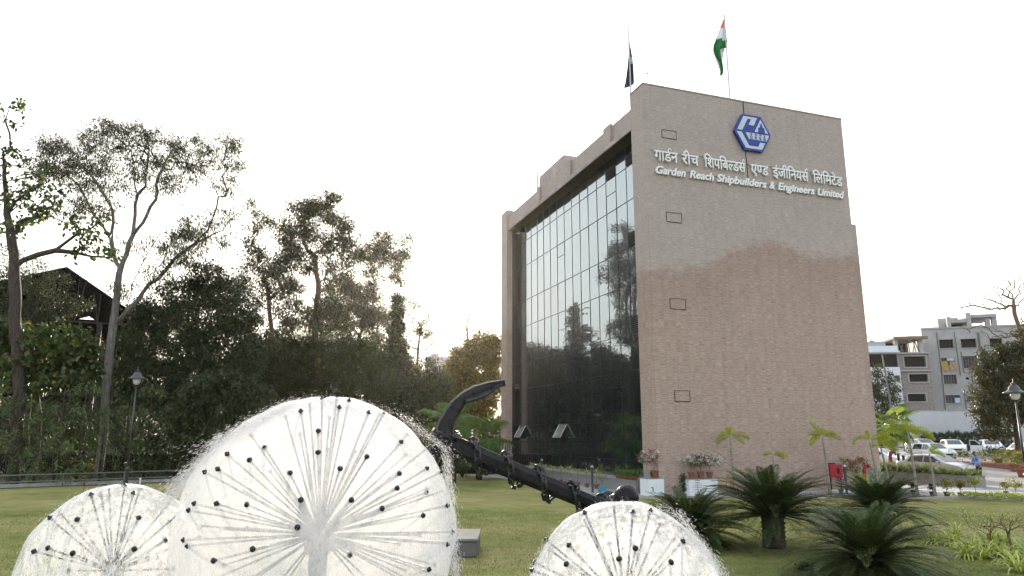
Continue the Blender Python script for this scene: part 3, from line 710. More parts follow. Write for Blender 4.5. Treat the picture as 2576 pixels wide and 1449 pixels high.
TR_('almond_tree', 'dark-trunked tree with large leaves at the left edge of the lawn', 'tree', 40, [(40,1150),(48,1000),(45,900),(38,790),(36,700),(38,640),(28,590),(18,540),(14,470),(10,420),(8,380)],
    [(40,270,45,18,7),(15,310,30,10,3),(20,395,35,35,10),(70,430,50,40,12),(20,480,35,50,12),(90,500,50,40,16),(130,480,45,40,12),(20,590,25,35,6),(70,540,40,30,10),(230,600,50,30,14),(190,560,40,22,8),(260,640,40,22,8),(200,630,25,10,4),(140,520,60,30,8),(250,540,30,40,6)], M['bark_dark'], M['lf_big'], .31, .014, 9, .30, .24, .12, .55, alpha=.7, jit=.05, seed=3)
TR_('broadleaf_tree', 'low spreading broad-leaved tree filling the left edge in front of the shed', 'tree', 41, [(90,1150),(95,1050),(90,980),(85,900),(70,850)],
    [(60,850,80,35,22),(150,850,70,30,20),(60,900,90,40,26),(160,900,80,40,26),(210,930,50,30,12),(100,950,90,30,22),(20,830,40,30,10),(220,880,30,25,8)], M['bark_dark'], M['lf_big'], .2, .012, 34, .34, .25, .12, .45, seed=4)
TR_('small_leaved_tree', 'dusky small-leaved tree between the dark trunk and the shed roof', 'tree', 46, [(60,1150),(70,1000),(80,850),(90,760)],
    [(60,690,60,45,30),(120,720,50,40,24),(40,760,70,50,40),(130,780,60,40,26),(190,770,40,25,12),(20,680,40,60,24),(90,800,60,30,18)], M['bark_dark'], M['lf_mid'], .22, .010, 60, .34, .11, .045, .3, seed=5)
TR_('mango_tree', 'large dense dark mango-like tree right of the pale trunk', 'tree', 48, [(450,1150),(455,1050),(465,950),(480,850)],
    [(520,695,40,40,30),(470,740,70,40,50),(560,740,50,40,40),(400,790,80,40,50),(500,800,110,50,90),(600,790,50,50,40),(360,860,60,60,50),(450,880,100,60,90),(560,880,90,70,80),(380,950,80,50,60),(500,960,100,50,80),(620,900,40,60,40),(330,930,40,60,30),(340,1010,60,40,30),(430,1020,80,40,40)], M['bark_dark'], M['lf_dark'], .35, .012, 60, .40, .20, .065, .5, seed=6, depth=.6)
TR_('mango_tree', 'drooping dark-leaved tree behind the top of the big water ball', 'tree', 44, [(600,1150),(600,1080),(600,1000)],
    [(560,970,60,40,40),(620,990,60,40,50),(540,1030,70,40,50),(630,1050,60,50,50),(690,1060,30,40,20),(500,990,50,40,30),(580,1100,80,50,50),(480,1060,50,50,36)], M['bark_dark'], M['lf_dark'], .2, .010, 56, .34, .24, .062, 1.0, seed=7, depth=.6)
TR_('feathery_tree', 'wide feathery olive-green tree behind the post lamp', 'tree', 51, [(780,1150),(785,1050),(790,980),(800,930)],
    [(690,880,30,26,16),(730,850,26,24,12),(790,850,40,26,22),(850,840,30,26,16),(880,870,50,34,34),(930,900,34,30,20),(955,945,30,34,18),(670,930,40,40,24),(740,940,80,40,60),(850,960,100,50,80),(660,990,40,40,24),(950,1000,34,40,22),(800,1040,150,40,70),(900,1060,80,50,44),(690,1050,50,50,30),(760,890,50,34,26),(640,860,20,20,6)], M['bark_dark'], M['lf_feather'], .28, .010, 110, .46, .12, .036, .2, seed=8, depth=.7)
TR_('slender_tree', 'tallest slender tree rising in the middle of the far tree line', 'tree', 56, [(800,1130),(798,900),(793,850),(795,780),(800,730),(797,690),(790,640)],
    [(775,515,28,22,16),(830,505,24,22,16),(735,520,25,15,6),(800,550,45,35,30),(745,570,30,30,16),(850,560,25,35,14),(790,610,45,35,28),(720,600,30,35,14),(860,620,35,45,20),(760,660,40,35,18),(880,590,25,40,10),(840,680,35,40,18),(700,560,25,25,9),(835,790,36,40,24),(780,800,36,32,18),(735,790,30,36,14),(740,720,25,30,8),(815,740,25,30,8),(890,650,25,25,8)], M['bark_warm'], M['lf_mid'], .24, .012, 66, .42, .20, .055, .45, seed=9)
TR_('slender_tree', 'loose open-crowned tree just right of the big eucalyptus', 'tree', 57, [(690,1130),(690,880),(680,800),(672,720)],
    [(640,520,14,30,5),(650,560,20,30,8),(630,640,30,40,12),(610,690,25,30,12),(660,660,40,40,26),(710,660,40,40,22),(690,700,50,40,28),(640,720,40,35,18),(720,740,40,40,16),(665,780,40,30,16),(630,580,30,30,6),(735,640,25,40,12)], M['bark_warm'], M['lf_mid'], .18, .011, 63, .40, .19, .05, .45, seed=10)
TR_('leaning_tree', 'open-crowned tree leaning right over the end of the tree line', 'tree', 84, [(880,1130),(885,950),(900,860),(925,790),(945,750)],
    [(960,600,24,18,12),(945,640,30,30,24),(990,630,40,25,10),(1020,620,18,30,7),(1010,660,30,25,8),(920,650,25,40,14),(970,680,40,30,12),(900,720,45,40,40),(860,740,50,45,40),(930,770,45,40,34),(880,800,60,40,44),(950,820,40,40,26),(830,800,50,40,24),(990,700,30,20,5)], M['bark_warm'], M['lf_mid'], .2, .011, 70, .55, .26, .085, .4, seed=12)
TR_('columnar_tree', 'narrow dark conifer-like tree standing up at the end of the tree line', 'tree', 57, [(1003,1130),(1002,950),(1000,850),(998,760)],
    [(998,755,7,14,8),(998,790,9,20,16),(999,830,12,22,24),(1000,870,16,25,30),(1002,910,24,25,34),(995,950,40,30,50),(990,900,26,30,30),(985,990,50,40,60),(1010,1040,60,40,60)], M['bark_dark'], M['lf_dark'], .2, .010, 70, .32, .2, .07, .5, seed=13)
TR_('thin_tree', 'thin light tree with sunlit sprays beside the dark column tree', 'tree', 74, [(1050,1130),(1045,950),(1052,880),(1058,830)],
    [(1030,765,25,20,10),(1060,790,28,25,14),(1070,830,20,30,12),(1040,820,26,30,14),(970,790,20,40,14),(965,850,20,30,10),(1080,870,20,20,6),(1030,860,20,20,6)], M['bark_warm'], M['lf_olive'], .14, .010, 63, .42, .15, .045, .4, seed=14)
TR_('bare_tree', 'leafless flat-topped tree spreading against the sunset glow', 'tree', 88, [(1196,1130),(1188,960),(1180,895),(1176,860),(1174,815)],
    [(1110,800,25,12,8),(1130,785,20,8,6),(1200,780,30,10,9),(1180,785,20,10,6),(1240,800,25,15,9),(1100,830,22,8,8),(1120,840,30,10,10),(1245,830,20,15,10),(1225,850,25,15,8),(1140,860,30,10,8),(1090,870,20,8,6),(1150,820,25,15,8),(1210,820,25,15,8),(1105,905,30,10,7),(1255,865,15,15,6)], M['bark_warm'], None, .22, .022, 0, alpha=.25, jit=.06, seed=15, depth=.9, step=1.0)
TR_('yellowing_tree', 'rounded yellow-green tree against the near end of the glass wall', 'tree', 62, [(1220,1130),(1218,1040),(1215,960)],
    [(1215,860,35,22,24),(1180,890,40,28,36),(1235,890,35,35,36),(1200,930,60,35,60),(1160,940,35,30,24),(1225,975,45,40,50),(1165,985,45,30,34),(1140,910,16,16,8),(1215,1040,50,40,40),(1150,1040,40,30,24)], M['bark_dark'], M['lf_yel'], .25, .010, 95, .42, .18, .066, .3, seed=16, depth=.7)
TR_('scrub_tree', 'low tangled greenery under the sunset gap', 'tree', 58, [(1085,1130),(1085,1040),(1080,980)],
    [(1060,960,35,25,24),(1100,970,40,22,24),(1040,1000,40,30,36),(1110,1010,40,25,24),(1060,1050,50,30,40),(1010,1090,50,40,40),(970,1090,60,50,50),(920,1110,60,40,40),(1080,920,25,20,8)], M['bark_dark'], M['lf_feather'], .15, .009, 80, .40, .16, .06, .3, seed=17)
def shade(label, Y, px, blobs, seed, mat='lf_dark'): TR_('shade_tree', label, 'tree', Y, [(px,1140),(px+2,1050),(px+4,970)], blobs, M['bark_dark'], M[mat], .22, .014, 70, .55, .24, .085, .3, seed=seed, depth=.7, group='dense shade trees at the back')
shade('dense dark tree behind the trunks right of the shed', 66, 680, [(640,900,40,40,40),(700,880,50,40,50),(660,960,60,50,60),(720,960,60,50,60),(680,1030,80,50,70)], 61)
shade('dense dark tree at the back between the slender trunks', 69, 790, [(700,820,36,36,16),(760,890,50,36,44),(830,890,50,30,44),(790,940,70,50,70),(850,960,60,50,56),(800,1030,90,50,80)], 62)
shade('dense dark tree at the back under the leaning tree', 68, 915, [(880,890,45,30,40),(930,885,45,30,40),(900,920,70,46,70),(960,930,50,45,50),(920,1010,90,60,90)], 63)
shade('dense dark tree at the back below the columnar tree', 68, 1010, [(1000,930,40,30,36),(1040,950,35,30,30),(1010,1000,60,45,60),(1050,1030,50,40,44),(1000,1070,70,40,60)], 64, 'lf_olive')
shade('dense dark tree at the back under the bare branches', 74, 1120, [(1090,960,30,20,20),(1130,950,34,22,24),(1110,1000,50,35,44),(1150,1020,50,40,44),(1110,1070,70,40,60)], 65, 'lf_mid')
# trees at the right-hand edge
TR_('round_tree', 'dark dense tree with orange tints at the right edge', 'tree', 56, [(2560,1140),(2556,1080),(2550,1010),(2548,960)],
    [(2530,880,25,20,16),(2500,900,35,25,24),(2550,920,40,35,40),(2490,940,40,30,34),(2540,970,45,35,44),(2480,990,45,30,36),(2530,1030,60,35,56),(2475,1040,35,25,22),(2500,1075,40,25,26),(2575,860,30,40,26),(2600,930,50,70,50),(2580,1020,50,50,44),(2620,840,50,60,30)], M['bark_dark'], M['lf_olive'], .22, .012, 60, .34, .16, .065, .3, seed=20, depth=.7)
TR_('bare_tree', 'tall leafless tree above the unfinished concrete block', 'tree', 72, [(2590,1140),(2585,1000),(2578,900),(2565,830),(2552,790),(2546,740)],
    [(2450,755,30,14,26),(2490,740,34,20,34),(2520,715,28,20,34),(2560,705,28,16,34),(2420,768,22,10,16),(2500,770,40,14,24),(2540,750,30,30,26),(2590,730,30,30,30),(2470,830,40,14,30),(2430,822,20,8,14),(2510,845,34,12,16),(2580,790,20,30,10)], M['bark_warm'], None, .22, .017, 0, alpha=.2, jit=.06, seed=21, step=.8)
TR_('leafy_tree', 'mid-green tree in front of the white house beside the stone wall', 'tree', 88, [(2225,1140),(2222,1060),(2220,1010)],
    [(2205,935,14,20,8),(2235,950,16,20,8),(2200,975,18,30,14),(2225,985,35,30,34),(2240,1020,25,30,24),(2205,1030,30,30,28),(2215,1070,40,30,26)], M['bark_dark'], M['lf_dark'], .2, .012, 50, .45, .22, .08, .3, seed=22)
def far_wood():
    rng = np.random.default_rng(71); N = 46000; x = rng.uniform(-150, 14, N); top = 5.5 + 1.6*np.sin(x*.21) + 1.3*np.sin(x*.53+1) + .8*np.sin(x*1.3); y = 98 + rng.normal(0, 2.5, N) + np.maximum(0, (-x-60))*-.5
    base = np.stack([x, y, top*rng.random(N)**.7], 1); d = rng.normal(0, 1, (N, 3)); V, Fq = leaf_arrays(base, d, rng.normal(0, 1, (N, 3)), rng.uniform(.5, .9, N), rng.uniform(.22, .36, N))
    tag(np_mesh('far_wood', V, Fq, M['lf_dark']), kind='stuff')
far_wood()
# ------------------------------------------------------------------ dark boundary fence and low rail behind the lawn
bf = empty('boundary_fence', (P(300,1091,50).x, 50.5, 0), radians(0), 'dark upright-bar boundary fence in the shade behind the hanging plants', 'fence')
fb = MB()
for i in range(360): fb.box(-26+i*.16, -26+i*.16+.05, -.02, .02, 0, 2.3)
fb.build('bars', M['steel'], bf); MB().box(-26, 32, .021, .06, 2.1, 2.2).build('rail', M['steel'], bf); MB().box(-26, 32, .2, .4, 0, 1.3).build('base_wall', M['rust'], bf)
M['pipe'] = plain('galvanised_pipe', (.15,.15,.15), .6, .2)
lr = empty('low_railing', (0,0,0), 0, 'low grey double-pipe railing along the far edge of the lawn', 'railing')
ra = [Vector((-44,31.8,0)), Vector((-26,37.0,0)), Vector((-19.2,42.3,0)), Vector((-13.5,46.2,0))]
for h_ in (.28, .62): MB().tube([p + Vector((0,0,h_)) for p in ra], .035, 6).build('rail', M['pipe'], lr)
for a, b2 in zip(ra[:-1], ra[1:]):
    n = int((b2-a).length/2.2)
    for k in range(n): q = a.lerp(b2, k/n); MB().tube([q, q+Vector((0,0,.68))], .035, 6).build('post', M['pipe'], lr)
kk = MB()
for a, b2 in zip(ra[:-1], ra[1:]):
    d = (b2-a).normalized(); nn = Vector((-d.y, d.x, 0)); q = [a+nn*.2, b2+nn*.2, b2+nn*.45, a+nn*.45]
    kk.add([p for p in q]+[p+Vector((0,0,.16)) for p in q], [(0,3,2,1),(4,5,6,7),(0,1,5,4),(1,2,6,5),(2,3,7,6),(3,0,4,7)])
tag(kk.build('lawn_kerb', M['concrete']), kind='structure')
# ------------------------------------------------------------------ hanging evergreen columns along the lawn
def weeping(name, h, r, seed):
    rng = np.random.default_rng(seed); root = empty(name); tips = []; B_ = []; D_ = []; U_ = []
    nb = int(h*20)
    for i in range(nb):
        zz = h*(.06+.94*rng.random()**.85); rr = r*(.35+.65*min(1, (h-zz)/h*1.6+.12))*rng.uniform(.3, 1.05); a = rng.uniform(0, 2*pi)
        c = np.array([rr*cos(a), rr*sin(a), zz]); n = rng.integers(9, 16); o = np.array([cos(a), sin(a), 0])
        for k in range(n):
            s_ = k/n; p = c + o*.28*s_*r + np.array([0, 0, -.42*s_]) + rng.normal(0, .05, 3); sd = np.array([-sin(a), cos(a), 0])*(1 if k % 2 else -1)
            B_.append(p); D_.append(o*.6 + sd*rng.uniform(.3, 1.0) + np.array([0,0,-rng.uniform(.15, .85)])); U_.append(o*.5 + np.array([0,0,1]) + rng.normal(0, .2, 3))
    B_ = np.array(B_); N = len(B_); V, Fq = leaf_arrays(B_, np.array(D_), np.array(U_), rng.uniform(.20,.36,N), rng.uniform(.035,.055,N), fold=.25, mid=.4)
    MB().tube([(0,0,0),(.03,.02,h*.5),(0,0,h*.96)], [.06,.045,.015], 6).build('trunk', M['bark_dark'], root, True)
    np_mesh('crown', V, Fq, M['lf_weep'], root); return root
wl = [(-20,1226,960,'at the left picture edge'),(38,1228,985,None),(100,1229,1000,None),(150,1228,965,None),(205,1226,950,None),(262,1223,1010,None),(322,1219,985,None),(372,1217,960,None),(430,1214,1005,None),(470,1212,965,None),(515,1210,1030,None),(565,1207,1000,None),(618,1205,1010,None)]
wlab = ['hanging-leaved evergreen cut by the left picture edge','hanging-leaved evergreen second from the left edge','hanging-leaved evergreen with brighter top beside a dark gap','hanging-leaved evergreen left of the thin lawn sapling','broad hanging-leaved evergreen behind the thin lawn sapling','hanging-leaved evergreen in front of the pale eucalyptus trunk','hanging-leaved evergreen just left of the left lamp post','hanging-leaved evergreen just right of the left lamp post','hanging-leaved evergreen above the gap with the pipe rail','hanging-leaved evergreen beside the wind-blown spray','low hanging-leaved evergreen behind the wind-blown spray','hanging-leaved evergreen partly veiled by the big ball spray','last hanging-leaved evergreen of the row, behind the big water ball']
protos = [weeping('hanging_evergreen', 4.4, .95, s_) for s_ in (1, 2, 3)]
for i, (px, yb, yt, _) in enumerate(wl):
    g = G(px, yb - 6); Yw = g.y + rnd.uniform(.2, 1.0); Yw = min(Yw, 46); base = Vector((P(px,1091,Yw).x, Yw, 0)); hgt = P(px, yt, Yw).z
    o = protos[i] if i < 3 else copy_tree(protos[i % 3])
    place(o, base, rnd.uniform(0, 6.28), (hgt/4.4*rnd.uniform(.95,1.15), hgt/4.4*rnd.uniform(.95,1.15), hgt/4.4), wlab[i], 'hanging evergreens along the lawn edge'); o['category'] = 'tree'
# low bushes that close the tree line at the ground
def bush(px, Y, wpx, toppx, label, mat, seed, per=55, L=.13, Wd=.05, name='bush', group='bushes under the far trees'):
    rng = np.random.default_rng(seed); c = Vector((P(px,1091,Y).x, Y, zg(P(px,1091,Y).x, Y))); r = wpx/F*Y; hh = P(px, toppx, Y).z - c.z
    root = empty(name, c, 0, label, 'bush', group); tips = []
    while len(tips) < 34:
        q = rng.uniform(-1, 1, 3)
        if q @ q < 1: tips.append((q[0]*r, q[1]*r*.8, hh*(.12+.80*(q[2]*.5+.5))))
    mb = MB()
    for q in tips[::3]: mb.tube([(0,0,0), (q[0]*.5, q[1]*.5, q[2]*.6), q], [.03,.02,.008], 4)
    mb.build('stems', M['bark_dark'], root); leafage('foliage', tips, per, hh*.16, L, Wd, .3, mat, root, rng, crown=(0,0,0))
bush(198, 46.5, 46, 1000, 'tall dark bush filling the gap behind the thin lawn sapling', M['lf_dark'], 30, 80, .2, .08)
bush(392, 46, 50, 1040, 'tall dark bush filling the gap right of the left lamp post', M['lf_dark'], 29, 80, .2, .08)
bush(1010, 48, 60, 1095, 'dark bush behind the right shoulder of the big water ball', M['lf_dark'], 31)
bush(930, 50, 70, 1085, 'dark bush hidden behind the crown of the big water ball', M['lf_dark'], 32)
bush(1165, 46, 24, 1160, 'small round green bush below the anchor shank', M['lf_mid'], 33, L=.08)
bush(1060, 40, 18, 1045, 'bright green seedling bush at the anchor crown', M['lf_yel'], 34, 16, .22, .10)
bush(1235, 50, 40, 1100, 'dark bush at the foot of the far stone pier', M['lf_dark'], 35)
bush(1110, 52, 60, 1100, 'dark bush behind the fan palm', M['lf_dark'], 36)
# ================================================================== dandelion fountains
def water_mat(name, lo, hi, scale):
    t = NT(name); t.b.inputs['Base Color'].default_value = (.98,.98,.99,1); t.set(.35, 0, .5)
    tr = t.new('ShaderNodeBsdfTranslucent'); tr.inputs['Color'].default_value = (1,.985,.97,1)
    tp = t.new('ShaderNodeBsdfTransparent')
    m1 = t.new('ShaderNodeMixShader'); m1.inputs[0].default_value = .75; t.l(t.b.outputs[0], m1.inputs[1]); t.l(tr.outputs[0], m1.inputs[2])
    n = t.math('ADD', t.math('MULTIPLY', t.noise(scale, 4, .7, t.map((1.5,1.5,.6))), .45), t.math('MULTIPLY', t.noise(scale*6, 3, .8, t.map((1.8,1.8,.5)), dist=.8), .55))
    n2 = t.noise(1.8, 2)
    a = t.new('ShaderNodeMapRange'); a.inputs['From Min'].default_value = .42; a.inputs['From Max'].default_value = .55; a.inputs['To Min'].default_value = lo; a.inputs['To Max'].default_value = hi
    t.l(t.math('ADD', n, t.math('MULTIPLY', t.math('SUBTRACT', n2, .5), .18)), a.inputs[0])
    m2 = t.new('ShaderNodeMixShader'); t.l(a.outputs[0], m2.inputs[0]); t.l(tp.outputs[0], m2.inputs[1]); t.l(m1.outputs[0], m2.inputs[2])
    t.l(m2.outputs[0], t.out.inputs['Surface']); return t.mat
M['water_big'] = water_mat('dense_water_film', .52, .76, 9); M['water_small'] = water_mat('thin_water_film', .08, .88, 11)
t = NT('water_drop'); t.col((.95,.95,.96)); t.set(.15, 0, .6)
tr = t.new('ShaderNodeBsdfTranslucent'); tr.inputs['Color'].default_value = (1,.97,.94,1); mx = t.new('ShaderNodeMixShader'); mx.inputs[0].default_value = .55
t.l(t.b.outputs[0], mx.inputs[1]); t.l(tr.outputs[0], mx.inputs[2]); t.l(mx.outputs[0], t.out.inputs['Surface']); M['drop'] = t.mat
M['wet_steel'] = plain('wet_fountain_steel', (.13,.125,.12), .3, .5, .5); M['nozzle'] = plain('black_nozzle', (.014,.014,.015), .35, .1, .5)
M['pool'] = plain('pool_tile', (.16,.24,.27), .4)
def streaks(pts, dirs, lens, wid):
    d = unit(np.asarray(dirs)); s = unit(np.cross(d, RNG.normal(0, 1, d.shape))); n = np.cross(s, d); L = np.asarray(lens)[:,None]; w_ = np.asarray(wid)[:,None]; p = np.asarray(pts)
    V = np.stack([p-d*L*.5, p+s*w_, p+n*w_, p-s*w_-n*w_*.3, p+d*L*.5], 1).reshape(-1,3); k = np.arange(len(p))[:,None]*5
    F_ = np.concatenate([k+np.array([[0,1,2]]), k+np.array([[0,2,3]]), k+np.array([[0,3,1]]), k+np.array([[4,2,1]]), k+np.array([[4,3,2]]), k+np.array([[4,1,3]])]); return V, F_
def fountain(label, wlabel, cpx, R_px, Y, R, noz, wmat, hub, extra_n, sprays, seed):
    rng = np.random.default_rng(seed); c = P(cpx[0], cpx[1], Y); base = Vector((c.x, c.y, 0))
    root = empty('fountain', base, 0, label, 'fountain', 'ball fountains in the foreground'); o = c - base
    MB().lathe([(.16,0),(.16,.1),(.10,.16),(.095,o.z-.22),(.15,o.z-.16),(.15,o.z-.1)], n=16).build('stem', M['wet_steel'], root, angle=40)
    MB().ball(o, .15 if R > 1.2 else .11, 16, 10).build('hub', M['wet_steel'], root, True)
    dirs = []
    for (x, y) in noz:
        d = ray(x, y).normalized(); oc = ORG - c; b = d.dot(oc); q = b*b - (oc.dot(oc) - R*R)
        p = ORG + d*(-b - sqrt(q)) if q > 0 else ORG + d*(-b)
        dirs.append((p - c).normalized())
    k = 0; tries = 0
    while k < extra_n and tries < 4000:
        tries += 1
        v = Vector(rng.normal(0, 1, 3)).normalized()
        if v.y < .05 or v.z < -.75 or any(v.angle(e) < radians(13) for e in dirs): continue
        dirs.append(v); k += 1
    rod = None
    for d in dirs:
        # one spray arm along +Z, turned to its own direction
        if rod is None:
            rod = link('spray_arm', MB().tube([(0,0,.1),(0,0,R-.05),(0,0,R-.02)], [.0110,.0110,.015], 6).mesh('spray_arm'), M['wet_steel'], root, True)
            nz = link('nozzle', MB().lathe([(.010,-.04),(.017,-.018),(.026,-.010),(.027,0),(.015,.003),(.013,.018),(.005,.022)], n=12).mesh('nozzle'), M['nozzle'], rod, True)
            nz.location = (0,0,R+.012); a, b_ = rod, nz
        else:
            a = rod.copy(); COL.objects.link(a); a.parent = root; b_ = nz.copy(); COL.objects.link(b_); b_.parent = a
        a.location = o; a.rotation_mode = 'QUATERNION'; a.rotation_quaternion = Vector((0,0,1)).rotation_difference(d)
    # water: a broken film on the ball, an inner veil, and the drops that leave it
    mb = MB(); n_, m_ = 72, 44
    def shell(rr, lo, mi=0):
        vs = []; fs = []
        for i in range(m_+1):
            th = .03 + lo*i/m_
            for k in range(n_):
                ph = 2*pi*k/n_; q = Vector((sin(th)*cos(ph), sin(th)*sin(ph), cos(th))); bump = .018*sin(5*ph+3*th)*sin(7*th)+.012*sin(11*ph-4*th)
                skirt = max(0, th-1.75)*.10
                vs.append(q*(rr+bump)*R + Vector((0,0,0)) + Vector((q.x, q.y, 0))*skirt*R)
        for i in range(m_):
            for k in range(n_): a = i*n_+k; b = i*n_+(k+1)%n_; fs.append((a, b, b+n_, a+n_))
        mb.add(vs, fs, mi)
    shell(1.0, 2.55)
    V = [np.array([tuple(p) for p in mb.v])]; 
    ws = link('water_spray', mb.mesh('water_spray'), [wmat, M['drop']], None, True); ws.location = c
    tag(ws, wlabel, 'water', 'water thrown by the ball fountains', 'stuff')
    PT = []; DR = []; LN = []; WD = []
    for _ in range(5200 if R > 1.2 else 2600):            # drops skimming the ball
        v = unit(rng.normal(0, 1, 3)); t1 = unit(np.cross(v, rng.normal(0, 1, 3))); rr = R*(1 + abs(rng.normal(0, .026)))
        PT.append(v*rr); DR.append(t1*.5 + v*.5 + np.array([0,0,-1.0])); LN.append(rng.uniform(.006,.028)); WD.append(rng.uniform(.0010,.0026))
    for (x0, y0, x1, y1, n, spread, ln, fall) in sprays:   # wind-blown veils along an edge of the ball
        for _ in range(n):
            s_ = rng.random(); f_ = rng.exponential(spread); px = x0+(x1-x0)*s_; py = y0+(y1-y0)*s_
            p = P(px, py, Y + rng.normal(0, .35)) - c; rad = unit(np.array(p)); p = np.array(p) + np.array([fall[0], rng.normal(0,.2), fall[1]])*f_ + rng.normal(0, .03, 3)
            PT.append(p); DR.append(np.array([fall[0], 0, fall[1]]) + rng.normal(0, .10, 3)); LN.append(rng.uniform(.3, 1.1)*ln*.5); WD.append(rng.uniform(.0010,.0026))
    Vs, Fs = streaks(np.array(PT), np.array(DR), np.array(LN), np.array(WD))
    dr = np_mesh('spray_drops', Vs, Fs, M['drop'], ws)
    tag(dr, kind='stuff')
    return root
q4 = lambda x, y: ((600+x/1.9875)*.6969, (1350+y/1.9875)*.6969)
nb = [q4(*p) for p in [(1090,412),(1088,565),(965,270),(1240,243),(1450,280),(1312,183),(1222,185),(1118,165),(708,531),(599,619),(440,576),(372,683),(888,713),(1246,681),(1437,595),(1682,490),(1555,290),(1868,535),(1865,680),(1669,716),(1653,820),(1860,850),(966,905),(1326,905),(1545,965),(2012,945),(1838,1015),(2010,1222),(2045,1133),(942,1100),(582,937),(364,930),(205,930),(165,978),(130,1190),(158,1233),(342,1338),(622,1255),(1315,1295),(280,705),(1955,710),(1880,1400)]]
fountain('largest fountain, a steel ball of radiating spray arms in the middle foreground', 'white water ball thrown by the largest fountain', (803,1343), 333, 8.0, 1.435, nb, M['water_big'], None, 44,
         [(480,1220,560,1110,3600,.28,.16,(-.75,-.62)), (560,1110,760,1005,2600,.14,.12,(-.85,-.30)), (1120,1130,1140,1440,3000,.14,.09,(.22,-.95)), (1000,1040,1120,1130,700,.10,.06,(.6,-.4)), (480,1230,470,1440,400,.10,.06,(-.3,-.9)), (760,1003,1000,1040,500,.05,.04,(.6,.1))], 1)
q2 = lambda x, y: (x/1.48*.6969, (1100+y/1.48)*.6969)
nl = [q2(*p) for p in [(487,1017),(712,1010),(414,1149),(740,1140),(270,1140),(185,1318),(390,1328),(716,1306),(955,1115),(665,968),(880,1260),(920,1410),(260,1300)]]
fountain('smaller fountain at the lower left with thin radiating spray arms', 'half-clear water ball of the lower left fountain', (283,1436), 203, 7.9, .87, nl, M['water_small'], None, 14,
         [(80,1400,190,1260,900,.08,.06,(-.5,-.6)), (75,1449,90,1390,300,.08,.06,(-.3,-.9)), (380,1260,470,1300,200,.06,.05,(.5,-.4))], 2)
q5 = lambda x, y: ((1880+x/3.3895)*.6969, (1780+y/3.3895)*.6969)
nr = [q5(*p) for p in [(783,245),(1368,240),(593,642),(1398,678),(1973,595),(270,540),(1125,85),(1580,225),(720,215),(1830,850),(150,950),(560,870),(1200,810)]]
fountain('smaller fountain at the lower right in front of the anchor ball', 'half-clear water ball of the lower right fountain', (1572,1522), 232, 7.1, .92, nr, M['water_small'], None, 14,
         [(1700,1290,1800,1430,2200,.14,.08,(.62,-.75)), (1640,1268,1710,1295,300,.08,.05,(.7,-.35)), (1340,1430,1400,1330,500,.06,.05,(-.35,-.85))], 3)
bs = empty('fountain_basin', (-.8, 7.0, 0), 0, 'low round stone basin under the ball fountains', 'basin')
MB().lathe([(4.6,0),(4.6,.30),(4.3,.30),(4.3,.05)], n=64, cap=False).build('rim', M['granite'], bs, angle=40)
t = NT('pool_water'); t.col((.03,.05,.055)); t.set(.08, 0, .5); t.bump(t.noise(3, 4), .4, .05); M['pool_water'] = t.mat
MB().lathe([(4.31,.2),(.01,.2)], n=48, cap=False).build('pool_water', M['pool_water'], bs)

# ================================================================== black anchor on its plinth
t = NT('black_anchor_paint'); n = t.noise(2.5, 6, .7); t.col(t.ramp(n, [(.3, (.0035,.0035,.0045)), (.7, (.009,.0095,.013))])); t.set(t.ramp(t.noise(6, 5), [(.3, .22), (.7, .42)]), 0, .2); t.bump(t.noise(14, 5), .25, .01); M['anchor'] = t.mat
t = NT('black_chain'); t.col((.009,.009,.010)); t.set(.38, .2, .6); M['chain'] = t.mat
YA = 17.0
A_ = lambda x, y, dy=0.0: P(x, y, YA + dy)
crown = A_(1116, 1110); ring = A_(1535, 1286)
pl = empty('anchor_plinth', (A_(1110,1101).x-.25, 17.5, 0), 0, 'low grey stone plinth on the lawn beside the big water ball', 'plinth')
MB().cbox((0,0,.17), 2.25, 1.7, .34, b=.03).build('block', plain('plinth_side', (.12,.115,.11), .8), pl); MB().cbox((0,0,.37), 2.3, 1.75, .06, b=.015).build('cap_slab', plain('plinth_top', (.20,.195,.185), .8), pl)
an = empty('anchor', (crown.x, YA, 0), 0, 'huge black painted ship anchor leaning with its curved arm raised over the lawn', 'anchor')
o_ = an.location; rl = lambda p: Vector(p) - o_
ax = (ring - crown).normalized()
oct_ = [(cos(2*pi*(k+.5)/8), sin(2*pi*(k+.5)/8)) for k in range(8)]
MB().tube([rl(crown - ax*.25), rl(crown + ax*.2), rl(crown.lerp(ring, .5)), rl(ring)], [.25, .245, .21, .185], 8, ups=(0,1,0)).build('shank', M['anchor'], an, angle=25)
outer = [(1088,1112),(1095,1077),(1103,1058),(1116,1035),(1135,1009),(1158,989),(1190,971),(1230,960),(1269,954)]
inner = [(1150,1128),(1139,1082),(1147,1060),(1160,1038),(1172,1019),(1190,998),(1210,987),(1238,979),(1272,972)]
